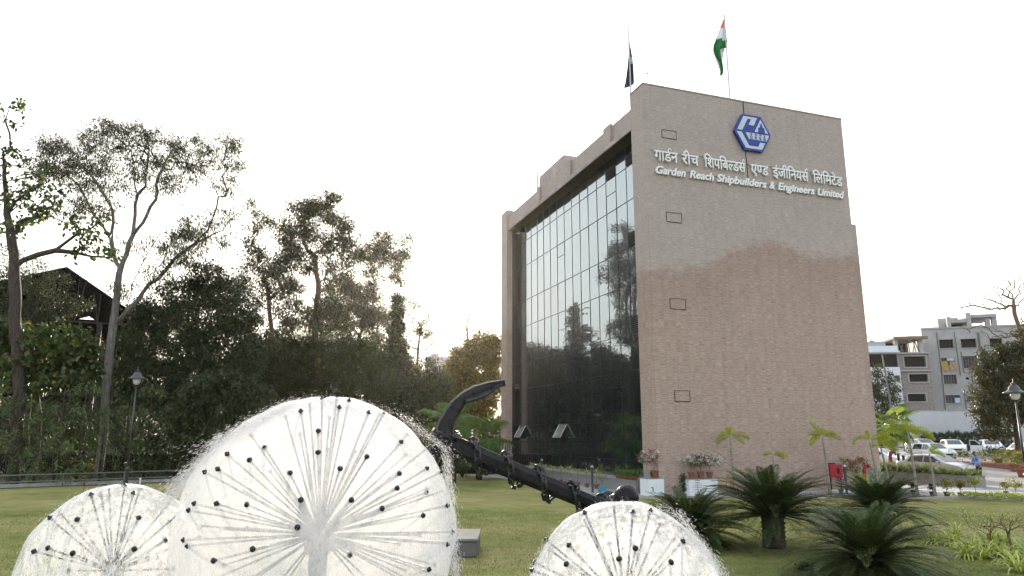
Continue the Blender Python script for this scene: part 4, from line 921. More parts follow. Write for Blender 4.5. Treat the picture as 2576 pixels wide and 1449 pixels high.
def arm(name, tf):
    vs = []; fs = []; hw = [.26,.25,.24,.23,.21,.20,.18,.16,.13]
    for (a, b), h_ in zip(zip(outer, inner), hw):
        po = tf(rl(A_(*a))); pi_ = tf(rl(A_(*b))); m_ = (po - pi_)*.18
        for p, y in ((po, -h_*.55), (po - m_, -h_), (pi_ + m_, -h_), (pi_, -h_*.5), (pi_, h_*.5), (pi_ + m_, h_), (po - m_, h_), (po, h_*.55)): vs.append((p.x, p.y + y, p.z))
    for i in range(len(outer)-1):
        for k in range(8): a = i*8+k; b = i*8+(k+1)%8; fs.append((a, b, b+8, a+8))
    fs += [tuple(range(8)), tuple(range(len(vs)-8, len(vs)))]
    MB().add(vs, fs).build(name, M['anchor'], an, angle=30)
    fv = []; ff = []
    for (q, n_) in (((1158,1000),(1160,1006)), ((1172,993),(1178,1017)), ((1195,983),(1203,1010)), ((1228,973),(1228,998)), ((1250,967),(1250,982)), ((1268,962),(1266,968))):
        c_ = rl(A_(*q)); e_ = rl(A_(*n_)); y_ = .42*min(1, (e_-c_).length/.2); ne = tf(Vector((e_.x, e_.y - y_, e_.z))); fe = tf(Vector((c_.x, c_.y + y_, c_.z - .03))); c2_ = tf(c_)
        for w_ in (ne, c2_, fe): fv += [(w_.x, w_.y, w_.z), (w_.x, w_.y, w_.z + .05)]
    for i in range(5):
        a = i*6; b = a + 6
        for k, j in ((0,2),(2,4)): ff += [(a+k, a+j, b+j, b+k), (a+k+1, b+k+1, b+j+1, a+j+1)]
        ff += [(a, b, b+1, a+1), (a+4, a+5, b+5, b+4)]
    ff += [(0,1,3,2), (2,3,5,4), (30,32,33,31), (32,34,35,33)]
    MB().add(fv, ff).build('fluke', M['anchor'], an, angle=30)
arm('arm', lambda p: p)
c0 = rl(crown); a2 = Vector((ax.x, 0, ax.z)).normalized()
def mir(p):
    d = Vector((p.x - c0.x, 0, p.z - c0.z)); r_ = a2*(2*d.dot(a2)) - d; return Vector((c0.x + r_.x*.82, p.y, c0.z + r_.z*.82))
arm('arm', mir)
sb = P(1575, 1252, 15.9); se = P(1528, 1262, 18.6)
MB().tube([rl(sb), rl(sb.lerp(se, .2)), rl(sb.lerp(se, .5)), rl(sb.lerp(se, .8)), rl(se)], [.11,.13,.17,.13,.11], 10).build('stock', M['anchor'], an, True)
MB().ball(rl(sb), .27, 22, 14).build('stock_ball', M['anchor'], an, True); MB().ball(rl(se), .27, 22, 14).build('stock_ball', M['anchor'], an, True)
MB().torus(rl(ring + ax*.22 + Vector((0,0,-.02))), .36, .085, (0,1,0), 26, 9).build('shackle', M['anchor'], an, True)
MB().tube([rl(ring + Vector((-.05,-.35,.15))), rl(ring + Vector((-.05,.35,.15)))], .07, 8).build('shackle_pin', M['anchor'], an, True)
# chain wound around the shank
chn = empty('chain', (crown.x, YA, 0), 0, 'black stud-link chain wound round the anchor shank', 'chain')
e1 = ax.cross(Vector((0,1,0))).normalized(); e2 = Vector((0,1,0))
if e1.z < 0: e1 = -e1
path = []; LS = (ring - crown).length
for i in range(800):
    t_ = i/799; s_ = .10 + (LS+.05)*t_; ang = 2*pi*5.15*t_ + 1.9; rr = .285 - .06*t_ + .025
    sag = .06*max(0, -cos(ang))**2
    path.append(rl(crown) + ax*s_ + (e1*cos(ang)*(rr) - e2*sin(ang)*rr) - Vector((0,0,sag)))
pts = [path[0]]; acc = 0; PITCHL = .205
for a, b in zip(path[:-1], path[1:]):
    acc += (b-a).length
    if acc >= PITCHL: pts.append(b); acc = 0
lm = MB().torus((0,0,0), .074, .029, (0,0,1), 16, 6, .056, (1,0,0)); lm.tube([(0,-.06,0),(0,.06,0)], .018, 5); lme = lm.mesh('chain_link'); lme.materials.append(M['chain']); lme.polygons.foreach_set('use_smooth', [True]*len(lme.polygons))
for i, (a, b) in enumerate(zip(pts[:-1], pts[1:])):
    if i > 98: break
    d = (b-a).normalized(); m_ = (a+b)/2; rad = (m_ - rl(crown)); rad = (rad - ax*rad.dot(ax)).normalized(); y_ = rad.cross(d).normalized(); z_ = d.cross(y_)
    R_ = Matrix((d, y_, z_)).transposed() @ Matrix.Rotation(radians(40 if i % 2 else -48), 3, 'X')
    k = bpy.data.objects.new('chain_link', lme); COL.objects.link(k); k.parent = chn; k.matrix_local = Matrix.Translation(m_) @ R_.to_4x4()
# ring of chain at the crown
pr2 = [rl(A_(1088+62*(.5-.5*cos(a))+4, 1084+6*sin(a)+ (10 if cos(a) < 0 else 0)*0) + Vector((0, -.38*sin(a), 0))) + Vector((0,0,-.06*(1-cos(a)))) for a in np.linspace(0, 2*pi, 300)]
c2 = empty('chain', (crown.x, YA, 0), 0, 'short black chain collar round the foot of the raised anchor arm', 'chain')
pts = [pr2[0]]; acc = 0
for a, b in zip(pr2[:-1], pr2[1:]):
    acc += (b-a).length
    if acc >= .155: pts.append(b); acc = 0
for i, (a, b) in enumerate(zip(pts, pts[1:]+pts[:1])):
    d = (b-a).normalized(); z_ = Vector((0,0,1)); y_ = z_.cross(d).normalized(); z_ = d.cross(y_)
    R_ = Matrix((d, y_, z_)).transposed() @ Matrix.Rotation(radians(20 if i % 2 else -65), 3, 'X')
    k = bpy.data.objects.new('chain_link', lme); COL.objects.link(k); k.parent = c2; k.matrix_local = Matrix.Translation((a+b)/2) @ R_.to_4x4() @ Matrix.Scale(.78, 4)
# ================================================================== cycads, palms and small plants
M['lf_cycad'] = leaf_mat('cycad_leaflet', (.020,.036,.010), (.078,.108,.034), .2, .45, .28, 1.2)
M['lf_foxtail'] = leaf_mat('young_palm_leaflet', (.24,.30,.018), (.56,.58,.06), .4, .45, .4, 1.5, bright=True)
M['lf_fan'] = leaf_mat('fan_palm_leaf', (.030,.085,.014), (.11,.21,.040), .4, .45, .3, .8, bright=True)
M['lf_stripe'] = leaf_mat('striped_strap_leaf', (.22,.29,.04), (.52,.56,.13), .35, .45, .4, 2.0, bright=True)
M['lf_spider'] = leaf_mat('planter_strap_leaf', (.055,.090,.018), (.20,.24,.06), .3, .45, .4, 2.0, bright=True)
M['lf_pot'] = leaf_mat('pot_plant_leaf', (.035,.085,.018), (.10,.20,.045), .3, .45, .4, 2.0, bright=True)
M['petal_white'] = leaf_mat('white_petal', (.55,.56,.48), (.78,.78,.70), .3, .6); M['petal_pink'] = leaf_mat('magenta_petal', (.28,.012,.12), (.50,.05,.26), .3, .6)
M['petal_yellow'] = leaf_mat('yellow_petal', (.45,.34,.01), (.65,.52,.03), .3, .6); M['petal_orange'] = leaf_mat('orange_petal', (.42,.09,.01), (.62,.18,.02), .3, .6); M['petal_red'] = leaf_mat('red_petal', (.22,.02,.015), (.40,.05,.03), .3, .6)
M['terracotta'] = plain('terracotta', (.23,.095,.055), .85, 0, .2, .25, 8); M['grey_pot'] = plain('grey_pot', (.27,.26,.25), .8, 0, .2, .2, 8)
M['white_paint'] = plain('whitewash', (.70,.71,.74), .75, 0, .3, .07, 4, .1); M['blue_pot'] = plain('blue_pot_plastic', (.03,.22,.33), .45); M['dark_pot'] = plain('dark_pot_plastic', (.03,.03,.032), .5)
M['lamp_metal'] = plain('lamp_post_metal', (.075,.075,.085), .4, .5, .5, .15); M['lamp_glass'] = plain('frosted_lamp_glass', (.62,.64,.62), .3, 0, .5, .05)
M['red_paint'] = plain('red_paint', (.36,.012,.02), .4, 0, .5, .12); M['stainless'] = plain('stainless_rail', (.50,.50,.51), .3, .8)
def frond_leaflets(path, n, L, Wd, ang, up, lift=.15, taper=True, rng=RNG, jit=.06, rows=1, both=True):
    """leaflets along a curved midrib; returns bases, directions, ups, lengths, widths"""
    path = [np.array(tuple(p)) for p in path]; seg = len(path)-1; B_ = []; D_ = []; U_ = []; LL = []; WW = []
    for i in range(n):
        s_ = (i+.5)/n; f_ = s_*seg; k = min(int(f_), seg-1); p = path[k] + (path[k+1]-path[k])*(f_-k); t_ = unit(path[k+1]-path[k])
        sd = unit(np.cross(t_, up)); nn = np.cross(sd, t_); w_ = (sin(pi*min(1, s_*.92+.10))**.55) if taper else 1
        for r_ in range(rows):
            for sg in (1, -1):
                ra = 0 if rows == 1 else (r_/(rows-1)-.5)*2.2
                D_.append(t_*cos(ang) + (sd*sg*cos(ra) + nn*sin(ra))*sin(ang) + nn*lift + rng.normal(0, jit, 3)); B_.append(p); U_.append(nn); LL.append(L*w_*rng.uniform(.88, 1.1)); WW.append(Wd)
    return B_, D_, U_, LL, WW
def arc(o, az, el, L, droop, n=9, twist=0.0):
    """a midrib that leaves at elevation el and bends down by droop over its length"""
    p = np.array(o, float); out = [p]; 
    for i in range(n):
        e = el - droop*((i+.5)/n)**1.25; a = az + twist*i/n; p = p + np.array([cos(a)*cos(e), sin(a)*cos(e), sin(e)])*L/n; out.append(p)
    return out
def cycad(seed, trunk_h=.75, nf=150, lowest=82):
    rng = np.random.default_rng(seed); root = empty('cycad')
    pr_ = [(.21,0),(.24,.1)] + [(.215+.03*(k % 2), .1+trunk_h*.85*k/12) for k in range(13)] + [(.16, trunk_h)]
    MB().lathe(pr_, n=14).build('trunk', M['bark_dark'], root, True)
    Bs, Ds, Us, Ls, Ws = [], [], [], [], []; rb = MB()
    for i in range(nf):
        f_ = i/nf; az = i*2.39996 + rng.normal(0, .12); el = radians(80 - lowest*f_**.95 + rng.normal(0, 5)); L = 1.20 + .55*f_ + rng.normal(0, .07); dr = radians(62 - 20*f_ + rng.normal(0, 9)); 
        pth = arc((cos(az)*.10, sin(az)*.10, trunk_h+.02), az, el, L, dr, 10, rng.normal(0, .12)); rb.tube(pth, [.012*(1-.8*k/10) for k in range(11)], 4, cap=False)
        b, d, u_, l_, w_ = frond_leaflets(pth, 58, .20, .0115, radians(47), np.array([0,0,1.0]) if el < radians(70) else np.array([-cos(az), -sin(az), .2]), .28, True, rng, .05)
        Bs += b; Ds += d; Us += u_; Ls += l_; Ws += w_
    rb.build('midribs', M['lf_cycad'], root, True)
    V, Fq = leaf_arrays(np.array(Bs), np.array(Ds), np.array(Us), np.array(Ls), np.array(Ws)*1.35, fold=.3, mid=.4); np_mesh('fronds', V, Fq, M['lf_cycad'], root); return root
cy1 = cycad(101, .62); cy2 = cycad(202, .32, 160, 104); cyc = [
 (cy1, (1948,1378), 1.18, 'tallest sago palm with a thick bare trunk in the middle of the bed', 0), (cy2, (2190,1455), 1.06, 'nearest sago palm with fronds sweeping to the ground', 1.0),
 (None, (1738,1372), 1.05, 'sago palm half hidden by spray of the lower right fountain', 2.2), (None, (2215,1345), 1.0, 'sago palm peeking out behind the nearest one', 4.0)]
for i, (o, (px, py), s_, lb, rz) in enumerate(cyc):
    o = o or copy_tree(cy2 if i == 2 else cy1); g = G(px, py); place(o, g, rz, s_, lb, 'sago palms on the lawn'); o['category'] = 'cycad'
# young foxtail palms with one to six plumes each
def foxtail(name, base, h, plumes, label, lean=(0,0), tr=.045):
    rng = np.random.default_rng(int(h*1000+len(plumes))); root = empty(name, base, 0, label, 'palm', 'young yellow-green palms by the stone front')
    top = Vector((lean[0], lean[1], h)); mid_ = Vector((lean[0]*.35, lean[1]*.35, h*.55))
    MB().tube([(0,0,0), tuple(mid_*.4), tuple(mid_), tuple(mid_.lerp(top, .6)), tuple(top)], [tr*1.6, tr*1.15, tr, tr*.8, tr*.6], 8).build('trunk', M['pipe_bark'], root, True)
    for (az, el, L, dr, w_) in plumes:
        pth = arc(tuple(top), radians(az), radians(el), L, radians(dr), 9); b, d, u_, l_, ww = frond_leaflets(pth[1:], int(L*46), w_*1.3, .020, radians(58), np.array([0,0,1.0]), 0, True, rng, .14, rows=3)
        V, Fq = leaf_arrays(np.array(b), np.array(d), np.array(u_), np.array(l_), np.array(ww), fold=.2); f_ = np_mesh('frond', V, Fq, M['lf_foxtail'], root)
    return root
M['pipe_bark'] = bark_mat('ringed_palm_stem', (.16,.145,.12), (.34,.32,.28), 3, 14)
def at(px, Y): return Vector((P(px,1091,Y).x, Y, zg(P(px,1091,Y).x, Y)))
foxtail('foxtail_palm', at(1838,33.0), 2.55, [(200,45,.85,120,.16),(95,70,.6,60,.15),(-10,40,1.0,110,.17),(-30,5,.75,70,.16),(170,10,.75,80,.16),(60,75,.6,50,.15)], 'young palm with six plumes left of centre before the stone front', (-.05,0))
foxtail('foxtail_palm', at(1938,33.2), 1.75, [(185,40,.5,100,.12),(20,25,.75,95,.13),(-15,45,.8,130,.12)], 'smallest young palm with sparse plumes over the sago palms', (.03,0))
foxtail('foxtail_palm', at(2074,33.6), 2.55, [(190,40,.8,70,.17),(200,20,1.0,110,.17),(140,75,.9,50,.17),(10,50,.8,90,.17),(-20,30,.9,90,.16),(60,60,.7,60,.16)], 'leaning young palm with a full crown above the red hose box', (-.12,0), .05)
foxtail('foxtail_palm', at(2196,33.6), 2.35, [(180,55,1.1,160,.13),(100,85,.55,30,.14),(0,40,1.0,60,.17)], 'young palm with one hooked plume at the corner of the stone front', (-.22,0))
foxtail('foxtail_palm', at(2224,33.9), 2.15, [(170,35,.5,90,.16),(20,45,1.1,80,.19),(-30,25,.9,110,.18),(60,60,.8,60,.16)], 'bent young palm just right of the stone corner', (-.26,0))
foxtail('foxtail_palm', at(2290,33.0), 2.75, [(175,25,1.35,70,.20),(160,60,1.25,85,.18),(90,80,.6,40,.20),(0,30,1.3,90,.20),(-20,15,1.2,80,.18),(30,55,.7,70,.18)], 'largest young palm with a wide crown before the planter bed', (-.12,0), .055)
foxtail('foxtail_palm', at(2334,31.9), 1.85, [(30,55,.75,80,.13),(10,35,.9,110,.12),(-15,20,.5,60,.10)], 'pale-stemmed young palm with a lopsided crown at the kerb', (-.05,0), .05)
# fan palms
def fan_palm(name, base, h, label, n=16, R=1.0, seed=1, pet=1.2, trunk_r=.16, group=None, skirt=6):
    rng = np.random.default_rng(seed); root = empty(name, base, 0, label, 'palm', group); MB().tube([(0,0,0),(.02,0,h*.5),(0,0,h)], [trunk_r*1.3, trunk_r, trunk_r*.8], 10).build('trunk', M['bark_dark'], root, True)
    for i in range(n):
        az = i*2.39996; el = radians(80 - 110*(i/n) + rng.normal(0, 6)); pl_ = pet*rng.uniform(.8, 1.15); pth = arc((0,0,h), az, el, pl_, radians(35), 6); hub = Vector(pth[-1]); t_ = (Vector(pth[-1])-Vector(pth[-2])).normalized()
        sd = t_.cross(Vector((0,0,1))).normalized(); nn = sd.cross(t_).normalized(); mb = MB(); mb.tube(pth, .014, 4, cap=False); ns = 34; r_ = R*rng.uniform(.8, 1.1)
        for k in range(ns):
            a = radians(-125 + 250*k/(ns-1)); a2_ = radians(-125 + 250*(k+.5)/(ns-1)); a3_ = radians(-125+250*(k+1)/(ns-1))
            v = lambda aa, rr, z_: hub + (t_*cos(aa) + sd*sin(aa))*rr + nn*(z_ - .18*rr*rr)
            tip = v(a2_, r_*(.92+.1*cos(a2_)), -.10*r_) - Vector((0,0,.10*r_))
            mb.add([hub, v(a, r_*.62, .0), tip, v(a3_, r_*.62, .0), v(a2_, r_*.62, .035)], [(0,1,4),(0,4,3),(1,2,4),(4,2,3)])
        mb.build('leaf', M['lf_fan'], root)
    return root
fan_palm('fan_palm', at(1140,41), P(1140,1050,41).z - .3, 'bright fan palm behind the raised anchor arm', 16, .95, 5, 1.15)
fan_palm('fan_palm', at(1205,44), P(1205,1085,44).z - .4, 'darker fan palm seen through the curve of the anchor arm', 16, 1.15, 6, 1.3)
fan_palm('fan_palm', at(2240,66), P(2240,1072,66).z - zg(25,66), 'fan palm beyond the right corner of the stone front', 22, 1.25, 7, 1.5, .2)
fan_palm('fan_palm', at(2212,60), P(2212,1095,60).z - zg(25,60), 'low fan palm hugging the right corner of the stone front', 14, 1.0, 8, 1.0, .18)
# strap-leaved clumps
def straps(n, L, Wd, seed, el0=(25, 85), droop=(70, 130), seg=5):
    rng = np.random.default_rng(seed); V = []; Fq = []
    for i in range(n):
        az = rng.uniform(0, 2*pi); el = radians(rng.uniform(*el0)); l_ = L*rng.uniform(.7, 1.15); pth = arc((rng.normal(0, L*.06), rng.normal(0, L*.06), 0), az, el, l_, radians(rng.uniform(*droop)), seg); s_ = np.array([-sin(az), cos(az), 0.0]); k0 = len(V)
        for j, p in enumerate(pth):
            w_ = Wd*(.55 + .9*(j/seg))*(1-(j/seg)**2.2)+.001; V += [p - s_*w_, p + s_*w_]
        for j in range(seg): a = k0+2*j; Fq.append((a, a+1, a+3, a+2))
    return np.array(V), np.array(Fq)
def strap_plant(name, n, L, Wd, seed, mat, **k):
    root = empty(name); V, Fq = straps(n, L, Wd, seed, **k); np_mesh('leaves', V, Fq, mat, root); return root
sp = [strap_plant('spider_plant', 46, .62, .020, s_, M['lf_stripe']) for s_ in (1, 2)]
spots = [(2352,1368),(2392,1372),(2440,1385),(2475,1405),(2432,1402),(2515,1398),(2560,1392),(2405,1350),(2490,1372),(2540,1420),(2590,1410),(2565,1440),(2530,1372),(2600,1375)]
sl_ = ['striped spider plant at the left tip of the right-hand bed','striped spider plant second from the left tip of the bed','striped spider plant under the thin bare stems','striped spider plant low on the front edge of the bed','striped spider plant on the front edge left of the bare shrub','striped spider plant in front of the bare shrub','striped spider plant behind the right front clump','striped spider plant at the back left of the right-hand bed','striped spider plant among the bare shrub stems','large striped spider plant at the front of the bed','striped spider plant cut by the right picture edge','striped spider plant lowest in the right-hand corner','striped spider plant behind the bare shrub','striped spider plant farthest right at the back of the bed']
for i, (px, py) in enumerate(spots):
    o = sp[i] if i < 2 else copy_tree(sp[i % 2]); place(o, G(px, py), i*1.7, rnd.uniform(.9, 1.25), sl_[i], 'striped spider plants in the right-hand bed'); o['category'] = 'plant'
def twig_shrub(name, base, h, w_, label, seed, leaf=None, n=40, r0=.022, per=10, cat='shrub', group=None, L=.05, Wd=.03):
    rng = np.random.default_rng(seed); root = empty(name, base, 0, label, cat, group); tips = [(rng.normal(0, w_*.45), rng.normal(0, w_*.4), h*rng.uniform(.55, 1.0)) for _ in range(n)]
    pos, par, e = grow([(0,0,0),(.01,0,h*.15),(0,.01,h*.3)], tips, .2, .015, h*.12, rng); limbs(pos, par, .004, r0, 3, 'stems', M['bark_warm'], root, 2.2)
    if leaf: leafage('leaves', tips, per, h*.06, L, Wd, .0, leaf, root, rng)
    return root
twig_shrub('bare_shrub', G(2545,1395), .98, .9, 'thin bare branching shrub with a few pale green tips in the right bed', 41, M['lf_stripe'], 60, .03, 5)
twig_shrub('bare_shrub', G(2495,1395), 1.0, .9, 'wispy bare shrub leaning left over the spider plants', 42, M['lf_stripe'], 36, .02, 4)
# potted plants ------------------------------------------------------
def pot(parent, r, h, mat, name='pot'): return MB().lathe([(r*.66,0),(r*.92,h*.86),(r*1.06,h*.86),(r*1.06,h),(r*.88,h),(r*.84,h*.9),(.01,h*.88)], n=16).build(name, mat, parent, angle=40)
def potted(base, r, h, mat, label, crown_h, crown_w, leafm, petals, seed, n=26, per=26, group='potted plants beside the stone front', stem=.012, cat='potted plant', L=.07, Wd=.045, pet_n=22):
    rng = np.random.default_rng(seed); root = empty('potted_plant', base, 0, label, cat, group); pot(root, r, h, mat)
    tips = [(rng.normal(0, crown_w*.42), rng.normal(0, crown_w*.38), h + crown_h*(.42 + .55*rng.random())) for _ in range(n)]
    pos, par, e = grow([(0,0,h*.85),(.01,0,h+crown_h*.12),(0,.01,h+crown_h*.25)], tips, .2, .01, crown_h*.15, rng); limbs(pos, par, .004, stem, 3, 'stems', M['bark_warm'], root, 2.2)
    if leafm: leafage('leaves', tips, per, crown_h*.11, L, Wd, .1, leafm, root, rng)
    for k, pm in enumerate(petals):
        sel = [t for j, t in enumerate(tips) if j % max(1, len(petals)) == k or len(petals) == 1]; sel = [(t[0]*1.05, t[1]*1.05-.02, t[2]+crown_h*.04) for t in sel]
        leafage('flowers', sel, pet_n, crown_h*.055, L*.8, Wd*1.15, .0, pm, root, rng)
    return root
def pedestal(u, v, wd, dp, h, label):
    o = empty('pedestal', B(u, v), YAW, label, 'pedestal', 'whitewashed pedestals by the stone front'); MB().cbox((wd/2, dp/2, h/2), wd, dp, h, b=.012).build('block', M['white_paint'], o); MB().box(-.012, wd+.012, -.012, dp+.012, h+.002, h+.028).build('top_slab', M['granite'], o); return o
pedestal(-.74, -.35, .80, .75, .74, 'whitewashed pedestal at the near corner of the glass wall'); pedestal(1.02, -.85, 1.5, .7, .70, 'longer whitewashed pedestal behind the left sago palm')
zp = .772; zq = .730
potted(B(-.56, .05, zp), .17, .30, M['grey_pot'], 'grey pot of pink and white bougainvillea on the corner pedestal', .85, .48, M['lf_pot'], [M['petal_white'], M['petal_pink']], 51, 26, 12)
potted(B(-.20, .05, zp), .20, .31, M['terracotta'], 'terracotta pot with a thin bent stem on the corner pedestal', .85, .28, M['lf_pot'], [M['petal_white'], M['petal_pink']], 52, 8, 8)
potted(B(1.38, -.50, zq), .15, .29, M['terracotta'], 'small terracotta pot of sparse white blossom on the longer pedestal', .75, .42, M['lf_pot'], [M['petal_white']], 53, 16, 8)
potted(B(1.88, -.50, zq), .17, .30, M['terracotta'], 'terracotta pot of magenta bougainvillea on the longer pedestal', .72, .55, M['lf_pot'], [M['petal_pink'], M['petal_pink'], M['petal_white']], 54, 30, 14)
potted(B(2.35, -.50, zq), .16, .28, M['terracotta'], 'pot of frothy white blossom at the end of the longer pedestal', .78, .60, M['lf_mid'], [M['petal_white'], M['petal_white']], 55, 30, 10)
twig_shrub('flowering_shrub', at(1830,31.8), .95, .75, 'yellow-flowered shrub behind the left sago palm', 56, M['petal_yellow'], 46, .02, 9)
def cone_plant(base, h, w_, label, mat, seed, tiers=0, pm='terracotta'):
    rng = np.random.default_rng(seed); root = empty('potted_plant', base, 0, label, 'potted plant', 'potted plants beside the stone front'); pot(root, .13, .22, M[pm]); MB().tube([(0,0,.2),(0,0,h)], [.015,.005], 5).build('stem', M['bark_warm'], root)
    if tiers:
        Bs, Ds, Us, Ls, Ws = [], [], [], [], []
        for k in range(tiers):
            z_ = .28 + (h-.32)*k/tiers; R_ = w_*(1-.8*k/tiers)
            for j in range(6):
                b, d, u_, l_, ww = frond_leaflets(arc((0,0,z_), j*pi/3+k, radians(12), R_, radians(35), 5), 12, .07, .016, radians(60), np.array([0,0,1.0]), .1, True, rng); Bs += b; Ds += d; Us += u_; Ls += l_; Ws += ww
        V, Fq = leaf_arrays(np.array(Bs), np.array(Ds), np.array(Us), np.array(Ls), np.array(Ws)); np_mesh('foliage', V, Fq, mat, root)
    else: leafage('foliage', [(0, 0, .3+(h-.35)*k/14) for k in range(15)], 46, w_*.42, .09, .03, -.6, mat, root, rng)
cone_plant(at(1712,31.2), .98, .16, 'slim dark cypress in a pot before the longer pedestal', M['lf_dark'], 57); cone_plant(at(1748,31.0), .90, .42, 'tiered young pine in a red pot before the longer pedestal', M['lf_dark'], 58, 6)
# little pots on the granite ledge, dracaenas in a row below
lp = []
for i in range(8):
    o = copy_tree(lp[0]) if i >= 2 else None
    if o is None:
        o = empty('ledge_pot'); pot(o, .115, .20, M['terracotta']); rng = np.random.default_rng(60+i); leafage('leaves', [(rng.normal(0,.07), rng.normal(0,.07), .24+.10*rng.random()) for _ in range(12)], 9, .035, .11, .10, .0, M['lf_pot'], o, rng); lp.append(o)
    lb = ['first','second','third','fourth','fifth','sixth','seventh','eighth'][i] + ' small clay pot of green leaves from the corner on the granite ledge'
    place(o, B(-.22 + rnd.uniform(-.03,.03), 1.72 + .27*i, .552), i*1.3, rnd.uniform(.95,1.1), lb, 'clay pots in a row on the granite ledge'); o['category'] = 'potted plant'
dc = None
for i in range(9):
    if dc is None:
        dc = empty('dracaena'); pot(dc, .14, .2, M['terracotta']); MB().tube([(0,0,.16),(.01,0,.5),(0,0,.72)], [.012,.010,.008], 5).build('stem', M['bark_warm'], dc); V, Fq = straps(26, .46, .022, 9, (10, 88), (60, 120)); V = V + np.array([0,0,.70]); np_mesh('leaves', V, Fq, M['lf_stripe'], dc); o = dc
    else: o = copy_tree(dc)
    place(o, B(-.95 + rnd.uniform(-.06,.06), 4.4 + 1.12*i, .0), i*2.1, rnd.uniform(.92, 1.1), ['nearest','second nearest','third nearest','fourth nearest','fifth nearest','sixth nearest','seventh nearest','second farthest','farthest'][i] + ' striped dracaena of the row along the granite ledge', 'striped dracaenas along the granite ledge'); o['category'] = 'potted plant'
bp2 = empty('potted_plant', at(1487+24, 33.6) + Vector((0,0,0)), 0, 'square blue pot with a thin twiggy plant beside the near bollard lamp', 'potted plant', 'potted plants beside the stone front')
MB().prism([(-.17,-.17),(.17,-.17),(.17,.17),(-.17,.17)], 0, .34, 'z').build('pot', M['blue_pot'], bp2)
rng = np.random.default_rng(70); tips = [(rng.normal(0,.18), rng.normal(0,.16), rng.uniform(.6,1.15)) for _ in range(18)]; pos, par, e = grow([(0,0,.3),(0,.01,.45),(.01,0,.55)], tips, .2, .01, .1, rng); limbs(pos, par, .004, .014, 3, 'stems', M['bark_warm'], bp2, 2.2); leafage('leaves', tips, 7, .05, .07, .04, 0, M['lf_pot'], bp2, rng)
# bollard lamps
bl = empty('bollard_lamp'); MB().lathe([(.07,0),(.07,.02),(.048,.03),(.048,.80)], n=14).build('post', M['lamp_metal'], bl, angle=40)
mb = MB()
for k in range(4): mb.lathe([(.058,.80+.055*k),(.072,.815+.055*k),(.072,.835+.055*k),(.058,.845+.055*k)], n=14)
mb.build('louvre_head', M['lamp_metal'], bl, angle=40); MB().lathe([(.075,1.02),(.068,1.055),(.045,1.085),(.005,1.10)], n=14).build('dome_cap', M['stainless'], bl, True)
for i, (px, Y, s_, lb) in enumerate([(1487,34.6,1.12,'grey louvred bollard lamp nearest the granite ledge pots'),(1362,43.5,1.12,'grey louvred bollard lamp farther along the glass wall'),(2116,33.8,1.18,'grey louvred bollard lamp in front of the red hose box'),(1935,33.6,1.3,'grey bollard lamp whose cap shows above the tallest sago palm')]):
    o = bl if i == 0 else copy_tree(bl); place(o, at(px, Y), i, s_, lb, 'louvred bollard lamps'); o['category'] = 'lamp'
# post lamps
def post_lamp(base, H_, label, s_=1.0, proto=None):
    root = empty('post_lamp', base, 0, label, 'street lamp', 'bell-shaded post lamps')
    MB().lathe([(.12,0),(.12,.06),(.085,.10),(.085,1.0),(.10,1.02),(.10,1.07),(.06,1.12)], n=14).build('base', M['lamp_metal'], root, angle=40); MB().tube([(0,0,1.1),(0,0,H_-.95)], [.05,.036], 10).build('pole', M['lamp_metal'], root, True); zt = H_-.95
    yk = MB(); 
    for sg in (1, -1): yk.tube([(0,0,zt-.02), (sg*.10,0,zt+.05), (sg*.20,0,zt+.20), (sg*.235,0,zt+.42)], .016, 6)
    yk.build('yoke', M['lamp_metal'], root, True); MB().lathe([(.02,zt+.10),(.12,zt+.14),(.175,zt+.25),(.19,zt+.40)], n=18).build('lamp_globe', M['lamp_glass'], root, True)
    MB().lathe([(.43,zt+.40),(.43,zt+.42),(.30,zt+.47),(.225,zt+.54),(.19,zt+.64),(.14,zt+.70),(.085,zt+.74),(.085,zt+.76),(.11,zt+.78),(.11,zt+.80),(.03,zt+.82),(.018,zt+.95),(.006,zt+1.0)], n=24).build('lamp_shade', M['lamp_metal'], root, angle=35); return root
pL = at(330, 35.5); pl1 = post_lamp(pL, P(355,925,35.5).z, 'tall bell-shaded post lamp on the left before the hanging evergreens')
post_lamp(at(836,52), P(837,958,52).z, 'bell-shaded post lamp whose head shows above the big water ball'); post_lamp(at(2566,30.2), P(2540,955,30.2).z, 'large bell-shaded post lamp at the right edge of the lawn')
for px, py, Y, lb in ((2284,1045,74,'left one of the two pale post lamps beside the boundary wall'),(2270,1043,80,'right-hand far post lamp overlapping its pair by the boundary wall'),(2531,1046,72,'slim post lamp under the dark round tree'),(2566,1040,68,'post lamp behind the large one at the right edge')):
    b_ = at(px, Y); post_lamp(b_, P(px, py, Y).z - b_.z, lb)
